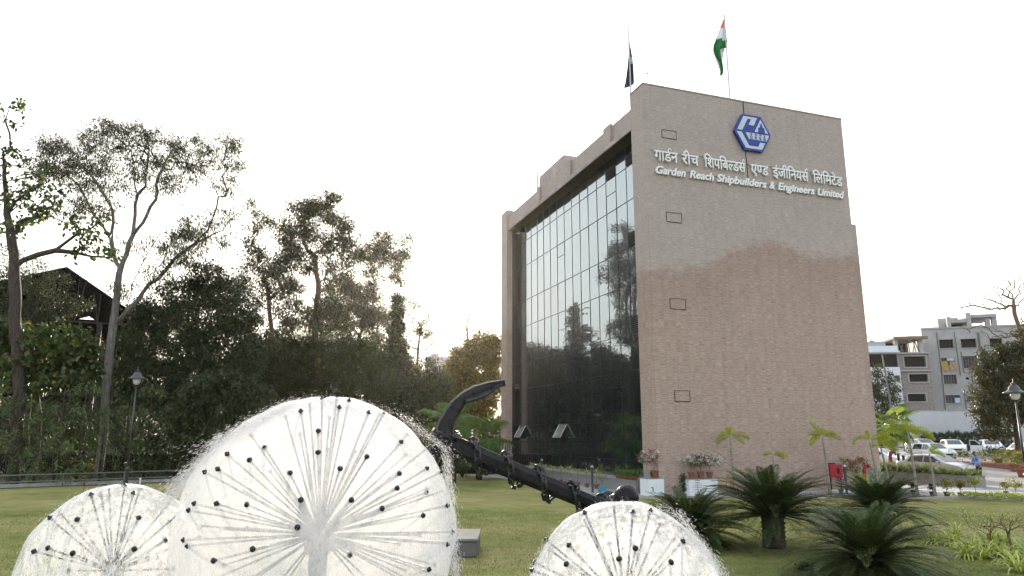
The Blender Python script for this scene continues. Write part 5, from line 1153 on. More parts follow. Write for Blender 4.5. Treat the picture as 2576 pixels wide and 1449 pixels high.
# hose box, standpipe, hydrant
hb = empty('hose_box', at(2092, 34.6), YAW*.3, 'red fire hose box on black legs in front of the stone wall', 'hose box')
MB().cbox((0,0,.98), .60, .22, .60, b=.01).build('cabinet', M['red_paint'], hb); MB().box(.02, .16, -.118, -.112, .86, 1.12).build('glass_pane', M['black'], hb); MB().box(-.30, .06, .02, .10, 1.285, 1.34).build('top_bracket', M['black'], hb)
for x in (-.26, .24): MB().box(x-.025, x+.025, -.03, .03, 0, .675).build('leg', M['black'], hb)
MB().cbox((.05,-.1,.06), .85, .4, .12, b=.01).build('plinth', M['white_paint'], hb)
stp = empty('standpipe', at(2164, 34.9), 0, 'red bent standpipe with a hooked outlet at the stone corner', 'standpipe'); MB().tube([(0,0,0),(0,0,.95),(.02,0,1.10),(.09,0,1.22),(.18,0,1.24),(.24,0,1.17)], .065, 10).build('pipe', M['red_paint'], stp, True); MB().torus((.25,0,1.16), .07, .022, (.6,0,-.8), 14, 6).build('outlet', M['red_paint'], stp, True)
wb = empty('pedestal', at(2177, 35.2), YAW, 'narrow whitewashed block beside the red standpipe', 'pedestal', 'whitewashed pedestals by the stone front'); MB().cbox((.05,.1,.3), .34, .34, .6, b=.01).build('block', M['white_paint'], wb)
potted(at(2140, 35.4), .24, .45, M['terracotta'], 'large pot of white and red bougainvillea at the stone corner', 1.05, .95, M['lf_pot'], [M['petal_white'], M['petal_red'], M['petal_red']], 80, 44, 18, L=.08)
potted(at(2190, 35.2), .2, .4, M['dark_pot'], 'dark pot of trailing white blossom beside the narrow white block', .7, .7, M['lf_pot'], [M['petal_white']], 81, 24, 14)
potted(at(2150, 34.2), .18, .3, M['dark_pot'], 'feathery yellow-green potted palm below the red standpipe', .55, .5, M['lf_foxtail'], [], 82, 26, 26, L=.12, Wd=.025)
potted(at(2102, 33.6), .12, .2, M['dark_pot'], 'small dark-stemmed plant with a pink tip before the hose box', .55, .25, M['lf_dark'], [M['petal_pink']], 83, 8, 10)
twig_shrub('flowering_shrub', at(2195, 33.6), .45, .5, 'low red-leaved shrub at the foot of the corner palms', 84, M['petal_red'], 30, .015, 12); twig_shrub('flowering_shrub', at(2222, 33.4), .42, .4, 'low orange-flowered shrub beside the red-leaved one', 85, M['petal_orange'], 24, .015, 12)
# marigold pots along the kerb
mg = [(2262,1238,.35,[ 'petal_yellow'],'dark potted bush with one yellow bloom by the largest young palm'),(2298,1244,.28,[],'wilted dark pot plant just left of the pale-stemmed palm'),(2346,1248,.30,[],'dark leafy pot plant just right of the pale-stemmed palm'),(2382,1249,.55,['petal_yellow'],'pot of yellow marigolds, leftmost of the kerb row'),(2418,1253,.52,['petal_orange'],'pot of orange marigolds between two yellow ones'),(2455,1250,.68,['petal_yellow'],'tall pot plant with a single high yellow bloom'),(2530,1247,.35,['petal_orange'],'low pot with one bright orange bloom near the lamp base'),(2556,1262,.60,['petal_yellow'],'pot of yellow marigolds beside the large lamp base')]
for i, (px, py, ch, pt, lb) in enumerate(mg): potted(G(px, min(py,1252)), .14, .2, M['dark_pot'], lb, ch, ch*.55, M['lf_pot'] if pt else M['lf_dark'], [M[q] for q in pt], 90+i, 16, 16, 'marigold pots along the kerb', pet_n=7, L=.07, Wd=.05)
for i, (px, Y, lb) in enumerate([(2428,31.0,'low grey-green edging plant left in the kerb strip'),(2490,30.8,'low silvery edging plant in the middle of the kerb strip'),(2545,29.9,'low silvery edging plant right in the kerb strip')]):
    twig_shrub('edging_plant', at(px, Y), .26, .95, lb, 100+i, M['lf_stripe'], 60, .01, 14, 'plant', 'silvery edging plants', L=.07, Wd=.04)
# thin lawn sapling, sprinkler, white hose stub, clod
sa = empty('sapling', G(205,1258), 0, 'thin lone sapling with a tuft of leaves on the left lawn', 'sapling'); MB().tube([(0,0,0),(.06,0,.7),(.22,0,1.55)], [.012,.010,.006], 5).build('stem', M['bark_dark'], sa); rng = np.random.default_rng(5); leafage('leaves', [(.2,0,1.45),(.24,0,1.55),(.16,0,1.35)], 8, .09, .20, .08, 0, M['lf_yel'], sa, rng)
sk = empty('sprinkler', G(1643,1252), 0, 'black sprinkler head on a white riser before the corner pedestal', 'sprinkler'); MB().tube([(0,0,0),(0,0,.26)], .022, 8).build('riser', M['white_paint'], sk); MB().tube([(0,0,.26),(0,0,.36),(-.02,0,.42),(-.06,0,.44)], .022, 8).build('head', M['black'], sk)
st2 = empty('sprinkler', G(350,1234), 0, 'white riser pipe on the lawn edge above the lower left fountain', 'sprinkler'); MB().tube([(0,0,0),(0,0,.55)], .035, 8).build('riser', M['white_paint'], st2); MB().tube([(0,0,.55),(0,0,.60)], .05, 8).build('cap', M['white_paint'], st2)
ck = MB(); rng = np.random.default_rng(9)
for k in range(26): ck.ball((rng.normal(0,.11), rng.normal(0,.08), .04+abs(rng.normal(0,.05))), rng.uniform(.03,.07), 6, 4)
o = ck.build('clod', M['soil']); o.location = G(2027,1436); tag(o, 'dark crumpled clod of earth on the grass before the nearest sago palm', 'clod')
# grass blades over the nearer lawn
rng = np.random.default_rng(21); N = 110000; yy = 9.5 + 17*rng.random(N)**1.3; xx = rng.uniform(-.78, .78, N)*yy*1.02
dn = np.stack([rng.normal(0,.55,N), rng.normal(0,.55,N), np.ones(N)], 1); V, Fq = leaf_arrays(np.stack([xx, yy, np.zeros(N)], 1), dn, rng.normal(0,1,(N,3)), rng.uniform(.025,.065,N), rng.uniform(.004,.008,N)*1.6, fold=.1)
M['lf_grass'] = leaf_mat('grass_blade', (.085,.112,.022), (.25,.245,.080), .3, .6, .2, .35); tag(np_mesh('grass', V, Fq, M['lf_grass']), kind='stuff')
# ================================================================== right side: car park, people, buildings
M['car_white'] = plain('white_car_paint', (.78,.79,.80), .18, 0, .6, .04); M['car_silver'] = plain('silver_car_paint', (.42,.44,.46), .22, .3, .6, .05)
t = NT('car_glass'); t.col((.02,.028,.035)); t.set(.06, 0, .9); M['car_glass'] = t.mat
M['tyre'] = plain('tyre_rubber', (.014,.014,.014), .85); M['rim'] = plain('wheel_rim', (.38,.39,.40), .3, .7); M['car_black'] = plain('black_grille', (.012,.012,.013), .5); M['headlight'] = plain('headlight_lens', (.66,.70,.74), .08, 0, .8, .03); M['plate_y'] = plain('yellow_number_plate', (.55,.40,.03), .5)
def car(name, base, rz, label, paint, L=3.9, Wc=1.68, H_=1.50, sedan=False, door_open=False, group='cars in the car park'):
    """local axes: +x is the nose, y across"""
    root = empty(name, base, rz, label, 'car', group); h2 = Wc/2
    xf, xr = L/2, -L/2
    if sedan: top = [(xr,.78),(xr+.06,.98),(xr+.55,1.02),(xr+1.15,H_-.04),(xr+1.9,H_),(.35,H_-.05),(1.15,1.00),(xf-.25,.84),(xf-.03,.70),(xf,.50)]
    else: top = [(xr,.72),(xr+.05,1.00),(xr+.18,1.22),(xr+.42,H_-.04),(xr+1.2,H_),(.30,H_-.04),(1.02,1.03),(xf-.32,.90),(xf-.05,.72),(xf,.50)]
    def ztop(x):
        for (a, za), (b, zb) in zip(top[:-1], top[1:]):
            if a <= x <= b: return za + (zb-za)*(x-a)/(b-a)
        return .5
    belt = .93 if not sedan else .95
    xs = sorted(set([xr, xr+.02] + [p[0] for p in top] + [xr + L*k/22 for k in range(23)])); vs = []; fs = []
    for x in xs:
        e = min(1, (xf-x+.001)/.55, (x-xr+.001)/.45); wd = h2*(.80+.20*max(0, min(1, e))**.5); zt = ztop(x); zb = .24 + (.10 if abs(x) > L/2-.15 else 0); bz = min(belt, zt-.02); roof = max(0, zt-belt); ins = wd - roof*.36
        vs += [(x, s_*w_, z_) for s_, w_, z_ in ((-1, wd*.90, zb), (-1, wd, zb+.16), (-1, wd, bz-.06), (-1, wd*.985, bz), (-1, ins*.99, zt-.035*min(1, roof*4+.6)), (-1, ins*.80, zt), (1, ins*.80, zt), (1, ins*.99, zt-.035*min(1, roof*4+.6)), (1, wd*.985, bz), (1, wd, bz-.06), (1, wd, zb+.16), (1, wd*.90, zb))]
    for i in range(len(xs)-1):
        for k in range(12): a = i*12+k; b = i*12+(k+1) % 12; fs.append((a, b, b+12, a+12))
    fs += [tuple(range(12)), tuple(range(len(vs)-12, len(vs)))]
    MB().add(vs, fs).build('body', paint, root, angle=32)
    # glass set just proud of the cabin
    rb = top[3] if True else None; a_, b_, c_, d_ = top[2], top[3], top[5], top[6]
    half = lambda z_, y0=h2: y0 - max(0, z_-belt)*.36
    def slab(p, q, ny, nm):
        (x0, z0), (x1, z1) = p, q; n = Vector((-(z1-z0), 0, x1-x0)).normalized()*(.012 if ny > 0 else .012)
        if n.z < 0: n = -n
        f = lambda t_, s_: ((x0+(x1-x0)*t_)+n.x, s_*(half(z0+(z1-z0)*t_)*.80-.02), (z0+(z1-z0)*t_)+n.z)
        MB().add([f(.06,-1), f(.06,1), f(.93,1), f(.93,-1)], [(0,1,2,3)]).build(nm, M['car_glass'], root)
    slab(c_, d_, 1, 'windscreen'); slab(top[3], top[1] if not sedan else top[2], 1, 'rear_window')
    for s_ in (-1, 1):
        for (x0, x1) in ((a_[0]+.45, -.28), (-.20, d_[0]-.22)):
            f = lambda x, z_: (x, s_*(half(z_)+.006), z_); zt0 = min(ztop(x0)-.09, H_-.11); zt1 = min(ztop(x1)-.09, H_-.11)
            if x1 > 0: q = [f(x0, belt+.03), f(x1, belt+.03), f(min(x1, c_[0]+.02), min(ztop(c_[0])-.10, H_-.12)), f(x0+.02, H_-.11)]
            else: q = [f(x0-.12, belt+.03), f(x1, belt+.03), f(x1-.01, H_-.11), f(x0+.10, min(ztop(x0+.1)-.10, H_-.12))]
            MB().add(q, [(0,1,2,3)]).build('side_window', M['car_glass'], root)
        for x in (xf-.72, xr+.68):
            wq = empty('wheel', parent=root); MB().lathe([(.18,-.10),(.29,-.10),(.30,-.07),(.30,.07),(.29,.10),(.18,.10)], (x, s_*(h2-.08), .30), 18, axis=(0,1,0)).build('tyre', M['tyre'], wq, angle=40); MB().lathe([(.185,-.095),(.185,.095),(.05,.105)], (x, s_*(h2-.08), .30), 12, axis=(0,s_,0)).build('rim', M['rim'], wq, angle=40)
        MB().cbox((.78, s_*(h2+.10), 1.0), .12, .17, .12, b=.03).build('mirror', paint if not door_open else M['car_black'], root)
        hl = MB(); hl.prism([(h2*.50*s_, .66), (h2*.88*s_, .74), (h2*.84*s_, .60), (h2*.55*s_, .57)], xf-.10, xf+.004, 'x'); hl.build('headlight', M['headlight'], root)
    MB().prism([(-.36,.66),(.36,.66),(.28,.52),(-.28,.52)], xf-.08, xf+.010, 'x').build('grille', M['car_black'], root); MB().prism([(-.58,.38),(.58,.38),(.50,.28),(-.50,.28)], xf-.08, xf+.006, 'x').build('air_intake', M['car_black'], root)
    MB().box(xf+.011, xf+.022, -.24, .24, .42, .52).build('number_plate', M['plate_y'], root)
    if door_open:
        dr = empty('door', parent=root); dr.location = (.80, -h2, 0); dr.rotation_euler = (0, 0, radians(62))
        MB().prism([(0,.32),(0,.95),(-1.0,.95),(-1.0,.32)], -.07, 0, 'y').build('door_panel', paint, dr)
        fr = MB()
        for p, q in (((-.02,.95),(-.52,1.42)), ((-.52,1.42),(-.98,1.44)), ((-.98,1.44),(-1.0,.95))): fr.tube([(p[0],-.035,p[1]), (q[0],-.035,q[1])], .035, 4)
        fr.build('door_frame', paint, dr); MB().add([(-.06,-.035,.96),(-.52,-.035,1.38),(-.96,-.035,1.40),(-.97,-.035,.96)], [(0,1,2,3)]).build('door_window', M['car_glass'], dr)
    return root
face = lambda px, Y, extra=0: atan2(-Y, -MX(px, Y)) + radians(extra)        # nose towards the viewer
car('parked_car', at(2392,70), face(2392,70,12), 'white hatchback parked nose-out, second in the far row by the hedge', M['car_white'])
car('parked_car', at(2340,62), face(2340,62,38), 'white car turned half right, leftmost front car of the far row', M['car_white'], 3.9, 1.68, 1.52)
car('parked_car', at(2487,70), face(2487,70,10), 'white car with its left front door wide open before the hedge', M['car_white'], 3.9, 1.70, 1.50, door_open=True)
car('parked_car', at(2580,64), face(2580,64,30), 'white car cut by the right picture edge behind the potted flowers', M['car_white'], 4.2, 1.72, 1.48, sedan=True)
car('parked_car', at(2316,73), face(2316,73,30), 'silver car mostly hidden behind the leftmost white car', M['car_silver'])
PD = Vv.copy(); pA = Vector((24.7, 38.3, 0)) - U*1.05; pB = pA + PD*9.5
car('parked_car', at(2345,45.2), atan2(-PD.y, -PD.x) + radians(4), 'pale silver saloon side-on behind the planter of strap leaves', M['car_silver'], 4.45, 1.72, 1.46, sedan=True)
car('parked_car', at(2204,54), face(2204,54,60), 'white car showing only its bonnet past the stone corner', M['car_white'], 4.2, 1.72, 1.48, sedan=True)
# planter bed
pn = empty('planter', pA, atan2(PD.y, PD.x), 'long granite planter wall beside the car park', 'planter')
MB().box(0, 9.5, -1.1, 0, 0, .56).build('wall', M['granite'], pn); MB().box(.12, 9.38, -.98, -.12, .562, .60).build('soil', M['soil'], pn)
sps = [strap_plant('strap_plant', 60, .78, .024, s_, M['lf_spider'], el0=(20, 85), droop=(80, 150)) for s_ in (11, 12, 13)]
k = 0
for i in range(14):
    for j in range(2):
        o = sps[k] if k < 3 else copy_tree(sps[k % 3]); q = pA + PD*(.25 + .68*i) + Vector((PD.y, -PD.x, 0))*(.22 + .62*j + rnd.uniform(-.1,.1))
        place(o, (q.x, q.y, .58), k*1.9, rnd.uniform(1.15, 1.5) if i > 3 else rnd.uniform(.85, 1.05), ('front' if j == 0 else 'back') + ' row strap-leaved clump, number %d from the near end of the granite planter' % (i+1), 'strap-leaved clumps in the granite planter'); o['category'] = 'plant'; k += 1
# bollards by the planter, hydrant, hand rail
for px, Y, lb in ((2253,52,'black bollard with a pale cap behind the planter, left of the pair'),(2265,49,'black bollard with a pale cap behind the planter, right of the pair'),(2360,44.6,'black bollard in front of the silver saloon')):
    o = empty('bollard', at(px, Y), 0, lb, 'bollard', 'black bollards beside the planter'); MB().lathe([(.09,0),(.09,1.22)], n=12).build('post', M['car_black'], o, angle=40); MB().lathe([(.11,1.2),(.11,1.25),(.06,1.30),(.005,1.31)], n=12).build('cap', M['stainless'] if Y > 45 else M['car_black'], o, angle=40)
hy = empty('hydrant', at(2232,50), 0, 'dark red fire hydrant with a hooked head by the hand rail', 'hydrant'); mb = MB(); mb.tube([(0,0,0),(0,0,1.1),(.05,0,1.3),(.2,0,1.42),(.36,0,1.38)], [.13,.13,.13,.12,.10], 10); mb.build('barrel', M['red_dark'] if 'red_dark' in M else plain('dark_red_paint', (.13,.018,.018), .5), hy, True); MB().lathe([(.20,.62),(.20,.72)], n=12).build('flange', M['red_paint'], hy); MB().lathe([(.07,0),(.07,.2)], (.34,0,1.36), 10, axis=(.3,0,-1)).build('outlet', M['red_paint'], hy)
hr = empty('hand_rail', at(2256,58), 0, 'stainless steel ramp railing with close horizontal bars beyond the planter', 'railing')
xa, xb = MX(2195,58)-hr.location.x, MX(2312,62)-hr.location.x
for z_ in (.3,.5,.7,.9,1.1,1.3): MB().tube([(xa,0,z_+.15),(xb,4,z_-.35)], .028, 6).build('bar', M['stainless'], hr)
for k in range(5): f_ = k/4; MB().tube([(xa+(xb-xa)*f_, 4*f_, 0), (xa+(xb-xa)*f_, 4*f_, 1.46-.5*f_)], .03, 6).build('post', M['stainless'], hr)
# ------------------------------------------------------------------ people
def skin(name, verts, edges, radii, mat, parent, root_i=0, lev=2):
    me = bpy.data.meshes.new(name); me.from_pydata([tuple(v) for v in verts], edges, []); ob = bpy.data.objects.new(name, me); COL.objects.link(ob)
    m = ob.modifiers.new('skin', 'SKIN'); m.use_smooth_shade = True
    for i, r in enumerate(radii): me.skin_vertices[0].data[i].radius = r if isinstance(r, tuple) else (r, r)
    for i in range(len(verts)): me.skin_vertices[0].data[i].use_root = (i == root_i)
    s_ = ob.modifiers.new('sub', 'SUBSURF'); s_.levels = s_.render_levels = lev
    m2 = bpy.data.meshes.new_from_object(ob.evaluated_get(bpy.context.evaluated_depsgraph_get())); bpy.data.objects.remove(ob); bpy.data.meshes.remove(me); m2.name = name
    return link(name, m2, mat, parent, True)
M['skin'] = plain('skin', (.15,.075,.045), .55, 0, .4, .1); M['hair'] = plain('black_hair', (.010,.009,.009), .5); M['blue_shirt'] = plain('light_blue_shirt', (.20,.30,.60), .85, 0, .2, .15, 9); M['dark_cloth'] = plain('dark_trousers', (.014,.015,.019), .85, 0, .2); M['shoe'] = plain('black_shoe', (.012,.012,.012), .4)
M['work_cloth'] = plain('brown_work_shirt', (.10,.035,.03), .9, 0, .2); M['helmet'] = plain('yellow_helmet', (.70,.36,.01), .3, 0, .5, .05)
def person(base, rz, label, shirt, pose, helmet=False):
    root = empty('person', base, rz, label, 'person')
    # local: +x is forward. lean moves the trunk, elbows and wrists are given
    hip = Vector((0,0,.92)); ch = Vector((pose['lean']*.55,0,1.28)); nk = Vector((pose['lean']*.9,0,1.47)); hd = nk + Vector((.05+pose['nod']*.06,0,.16)); tp = hd + Vector((.01,0,.09))
    V_ = [hip, hip.lerp(ch,.5), ch, nk, nk+Vector((.015,0,.06)), hd-Vector((0,0,.03)), hd+Vector((0,0,.04)), tp]; E_ = [(i,i+1) for i in range(7)]; R_ = [(.155,.115),(.14,.105),(.165,.115),(.07,.065),(.052,.052),(.075,.062),(.095,.078),(.06,.05)]
    arms = []
    for s_, (el, wr_) in ((1, pose['L']), (-1, pose['R'])):
        sh = Vector((nk.x-.01, s_*.185, 1.42)); el = Vector(el); wr_ = Vector(wr_); b = len(V_); V_ += [sh, sh.lerp(el,.5), el, el.lerp(wr_,.55), wr_, wr_ + (wr_-el).normalized()*.07]; R_ += [.062,.052,.044,.040,.028,(.036,.020)]; E_ += [(2,b),(b,b+1),(b+1,b+2),(b+2,b+3),(b+3,b+4),(b+4,b+5)]; arms.append((sh, el, wr_))
    legs = []
    for s_ in (1, -1):
        kn = Vector((.05 if s_ > 0 else -.02, s_*.10, .50)); an_ = Vector((.0 if s_ > 0 else -.10, s_*.11, .09)); toe = an_ + Vector((.17,0,-.05)); b = len(V_); V_ += [Vector((0,s_*.09,.86)), kn, an_, toe]; R_ += [.095,.065,.045,(.045,.03)]; E_ += [(0,b),(b,b+1),(b+1,b+2),(b+2,b+3)]; legs.append((Vector((0,s_*.09,.86)), kn, an_, toe))
    bd_ = skin('body', V_, E_, R_, M['skin'], root)
    # shirt, trousers, shoes, hair
    V2 = [hip+Vector((0,0,-.02)), hip.lerp(ch,.5), ch, nk-Vector((0,0,.02))]; E2 = [(0,1),(1,2),(2,3)]; R2 = [(.175,.135),(.165,.13),(.185,.135),(.085,.08)]
    for sh, el, wr_ in arms: b = len(V2); V2 += [sh, sh.lerp(el,.5), el, el.lerp(wr_,.80)]; R2 += [.078,.066,.056,.046]; E2 += [(2,b),(b,b+1),(b+1,b+2),(b+2,b+3)]
    skin('shirt', V2, E2, R2, shirt, root)
    V3 = [hip+Vector((0,0,.05)), hip-Vector((0,0,.06))]; E3 = [(0,1)]; R3 = [(.172,.13),(.165,.13)]
    for hp, kn, an_, toe in legs: b = len(V3); V3 += [hp-Vector((0,0,.05)), kn, an_]; R3 += [.105,.078,.066]; E3 += [(1,b),(b,b+1),(b+1,b+2)]
    skin('trousers', V3, E3, R3, M['dark_cloth'], root)
    for hp, kn, an_, toe in legs: mb = MB(); mb.ball(an_.lerp(toe,.55)+Vector((0,0,-.03)), (.14,.052,.045), 10, 6); mb.build('shoe', M['shoe'], root, True)
    mb = MB(); mb.ball(hd+Vector((-.022,0,.045)), (.098,.086,.098), 12, 8); mb.build('hair', M['hair'], root, True)
    fc = MB(); fc.ball(hd+Vector((.098,0,.0)), (.018,.014,.022), 6, 4)
    for s_ in (1,-1): fc.ball(hd+Vector((0,s_*.082,.0)), (.02,.010,.032), 6, 4)
    fc.build('face', M['skin'], root, True); ey = MB()
    for s_ in (1,-1): ey.ball(hd+Vector((.086,s_*.032,.022)), (.010,.014,.008), 6, 4)
    ey.build('eyes', M['hair'], root, True)
    for sh, el, wr_ in arms:                                 # four fingers and a thumb, slightly curled
        d = (wr_-el).normalized(); sd = d.cross(Vector((0,0,1))).normalized(); up_ = sd.cross(d); hm = MB(); kn_ = wr_ + d*.085
        for j, ln in enumerate((.062,.072,.068,.054)): o_2 = kn_ + sd*(-.027+.018*j); hm.tube([o_2-d*.03, o_2, o_2+d*ln*.5-up_*.006, o_2+d*ln*.85-up_*.028], [.010,.009,.0085,.006], 6)
        o_2 = wr_ + d*.03 + sd*.03; hm.tube([o_2-sd*.02, o_2+sd*.018+d*.02, o_2+sd*.020+d*.052-up_*.012], [.012,.010,.007], 6); hm.build('fingers', M['skin'], root, True)
    if helmet: hm = MB(); hm.lathe([(.125,.055),(.155,.055),(.15,.065),(.125,.07),(.118,.12),(.085,.165),(.03,.182),(.002,.184)], hd, 16); hm.build('helmet', M['helmet'], root, True)
    return root
person(at(2450,40.2), radians(190), 'man in a light blue shirt and dark trousers looking down behind the planter', M['blue_shirt'], dict(lean=.12, nod=1, L=((.16,.23,1.16),(.42,.10,1.10)), R=((.16,-.23,1.16),(.44,-.06,1.10))))
_x = L_(247, 857)[0]; wk = shed.matrix_basis @ Vector((_x, 1.5, 0)); wkY = wk.y; wz = P(247,857,wkY).z - 1.78
person((wk.x, wkY, wz), radians(-50), 'worker in a yellow hard hat up on the dark shed walkway', M['work_cloth'], dict(lean=.06, nod=0, L=((.10,.26,1.14),(.34,.20,1.16)), R=((.02,-.28,1.12),(.20,-.26,.92))), True)
MB().box(eL[0], eR[0]-.5, .6, 2.4, wz-.15, wz-.012).build('walkway', M['steel'], shed)
# ------------------------------------------------------------------ walls and hedge behind the car park
wl_ = empty('boundary_wall', at(2292,84), radians(0), 'long plain pale grey boundary wall behind the car park hedge', 'wall'); zt = P(2292,1034,84).z - wl_.location.z
M['pale_wall'] = plain('pale_wall_paint', (.50,.50,.52), .85, 0, .2, .08, .6); MB().box(0, 26, 0, .3, -.2, zt).build('wall', M['pale_wall'], wl_); MB().box(-.05, 26, -.05, .35, zt+.002, zt+.10).build('coping', M['concrete'], wl_)
sg = empty('wall_sign', at(2292,84) + Vector((.1,-.02,0)), 0, 'two yellow-green notice boards at the left end of the boundary wall', 'sign'); M['lime'] = plain('lime_board', (.50,.60,.06), .5, 0, .4, .06)
S3 = lambda x, y: (P((3130+x/6.586)*.6969, (1480+y/6.586)*.6969, 83.9).x - sg.location.x, P((3130+x/6.586)*.6969, (1480+y/6.586)*.6969, 83.9).z - sg.location.z)
a, b = S3(1085,500), S3(1275,392); MB().box(a[0], b[0], -.05, -.01, a[1], b[1]).build('board', M['lime'], sg)
for k, f_ in enumerate((.22, .36, .88)): MB().box(a[0]+.25, b[0]-.25, -.056, -.051, a[1]+(b[1]-a[1])*f_, a[1]+(b[1]-a[1])*f_+.05).build('lettering_line', M['ink'], sg)
for f_ in (.32, .68): MB().prism([(a[0]+(b[0]-a[0])*f_-.12, a[1]+(b[1]-a[1])*.55), (a[0]+(b[0]-a[0])*f_+.12, a[1]+(b[1]-a[1])*.60), (a[0]+(b[0]-a[0])*f_, a[1]+(b[1]-a[1])*.68)], -.056, -.051).build('arrow', M['ink'], sg)
c, d = S3(1095,622), S3(1215,506); MB().box(c[0], d[0], -.05, -.01, c[1], d[1]).build('board', M['lime'], sg); flat_text('10', sg, c[0]+.30, d[0]-.10, c[1]+.35*(d[1]-c[1]), .50*(d[1]-c[1]), -.056, M['ink'], 'number', .03)
hp = None
for i in range(11):
    px = 2326 + 20.5*i
    if hp is None:
        hp = empty('clipped_shrub'); rng = np.random.default_rng(3); tips = []
        while len(tips) < 150:
            q = rng.uniform(-1, 1, 3); rr = np.linalg.norm(q)
            if .55 < rr < 1: tips.append((q[0]*.60, q[1]*.55, .95 + q[2]*.95))
        leafage('foliage', tips, 34, .07, .085, .05, .1, M['lf_dark'], hp, rng, crown=(0,0,.9)); MB().tube([(0,0,0),(0,0,1.2)], .06, 5).build('trunk', M['bark_dark'], hp); o = hp
    else: o = copy_tree(hp)
    place(o, at(px, 81.5), i*1.1, (1.0+.0, 1.0, rnd.uniform(1.02, 1.22)), 'clipped dark hedge shrub, number %d from the left in the row behind the parked cars' % (i+1), 'clipped shrubs behind the parked cars'); o['category'] = 'shrub'
# flower bed with pots along the right edge of the car park
fb = empty('flower_bed', at(2590,52), radians(0), 'brick-edged bed with orange flowers at the right edge of the car park', 'flower bed'); M['brick'] = plain('red_brick', (.24,.10,.075), .85, 0, .2, .25, 6)
MB().box(-1.2, 6, -1.5, 9, 0, .35).build('brick_edge', M['brick'], fb); rng = np.random.default_rng(44)
tips = [(rng.uniform(-1.1,5), rng.uniform(-1.4,8.5), rng.uniform(.5,1.2)) for _ in range(220)]; leafage('leaves', tips, 22, .14, .13, .06, 0, M['lf_pot'], fb, rng); leafage('flowers', [t_ for t_ in tips[::2]], 7, .10, .10, .08, 0, M['petal_orange'], fb, rng)
for i, (px, Y, lb) in enumerate(((2502,57,'clay pot with a rounded dark shrub beside the car with the open door'),(2538,51,'clay pot of orange flowers left of the flower bed'),(2556,46,'clay pot of orange flowers nearest the large lamp post'))): potted(at(px, Y), .32, .5, M['terracotta'], lb, 1.0, .9, M['lf_dark'] if i == 0 else M['lf_pot'], [] if i == 0 else [M['petal_orange']], 120+i, 26, 26, 'clay pots along the car park edge', L=.12, Wd=.07, pet_n=7)
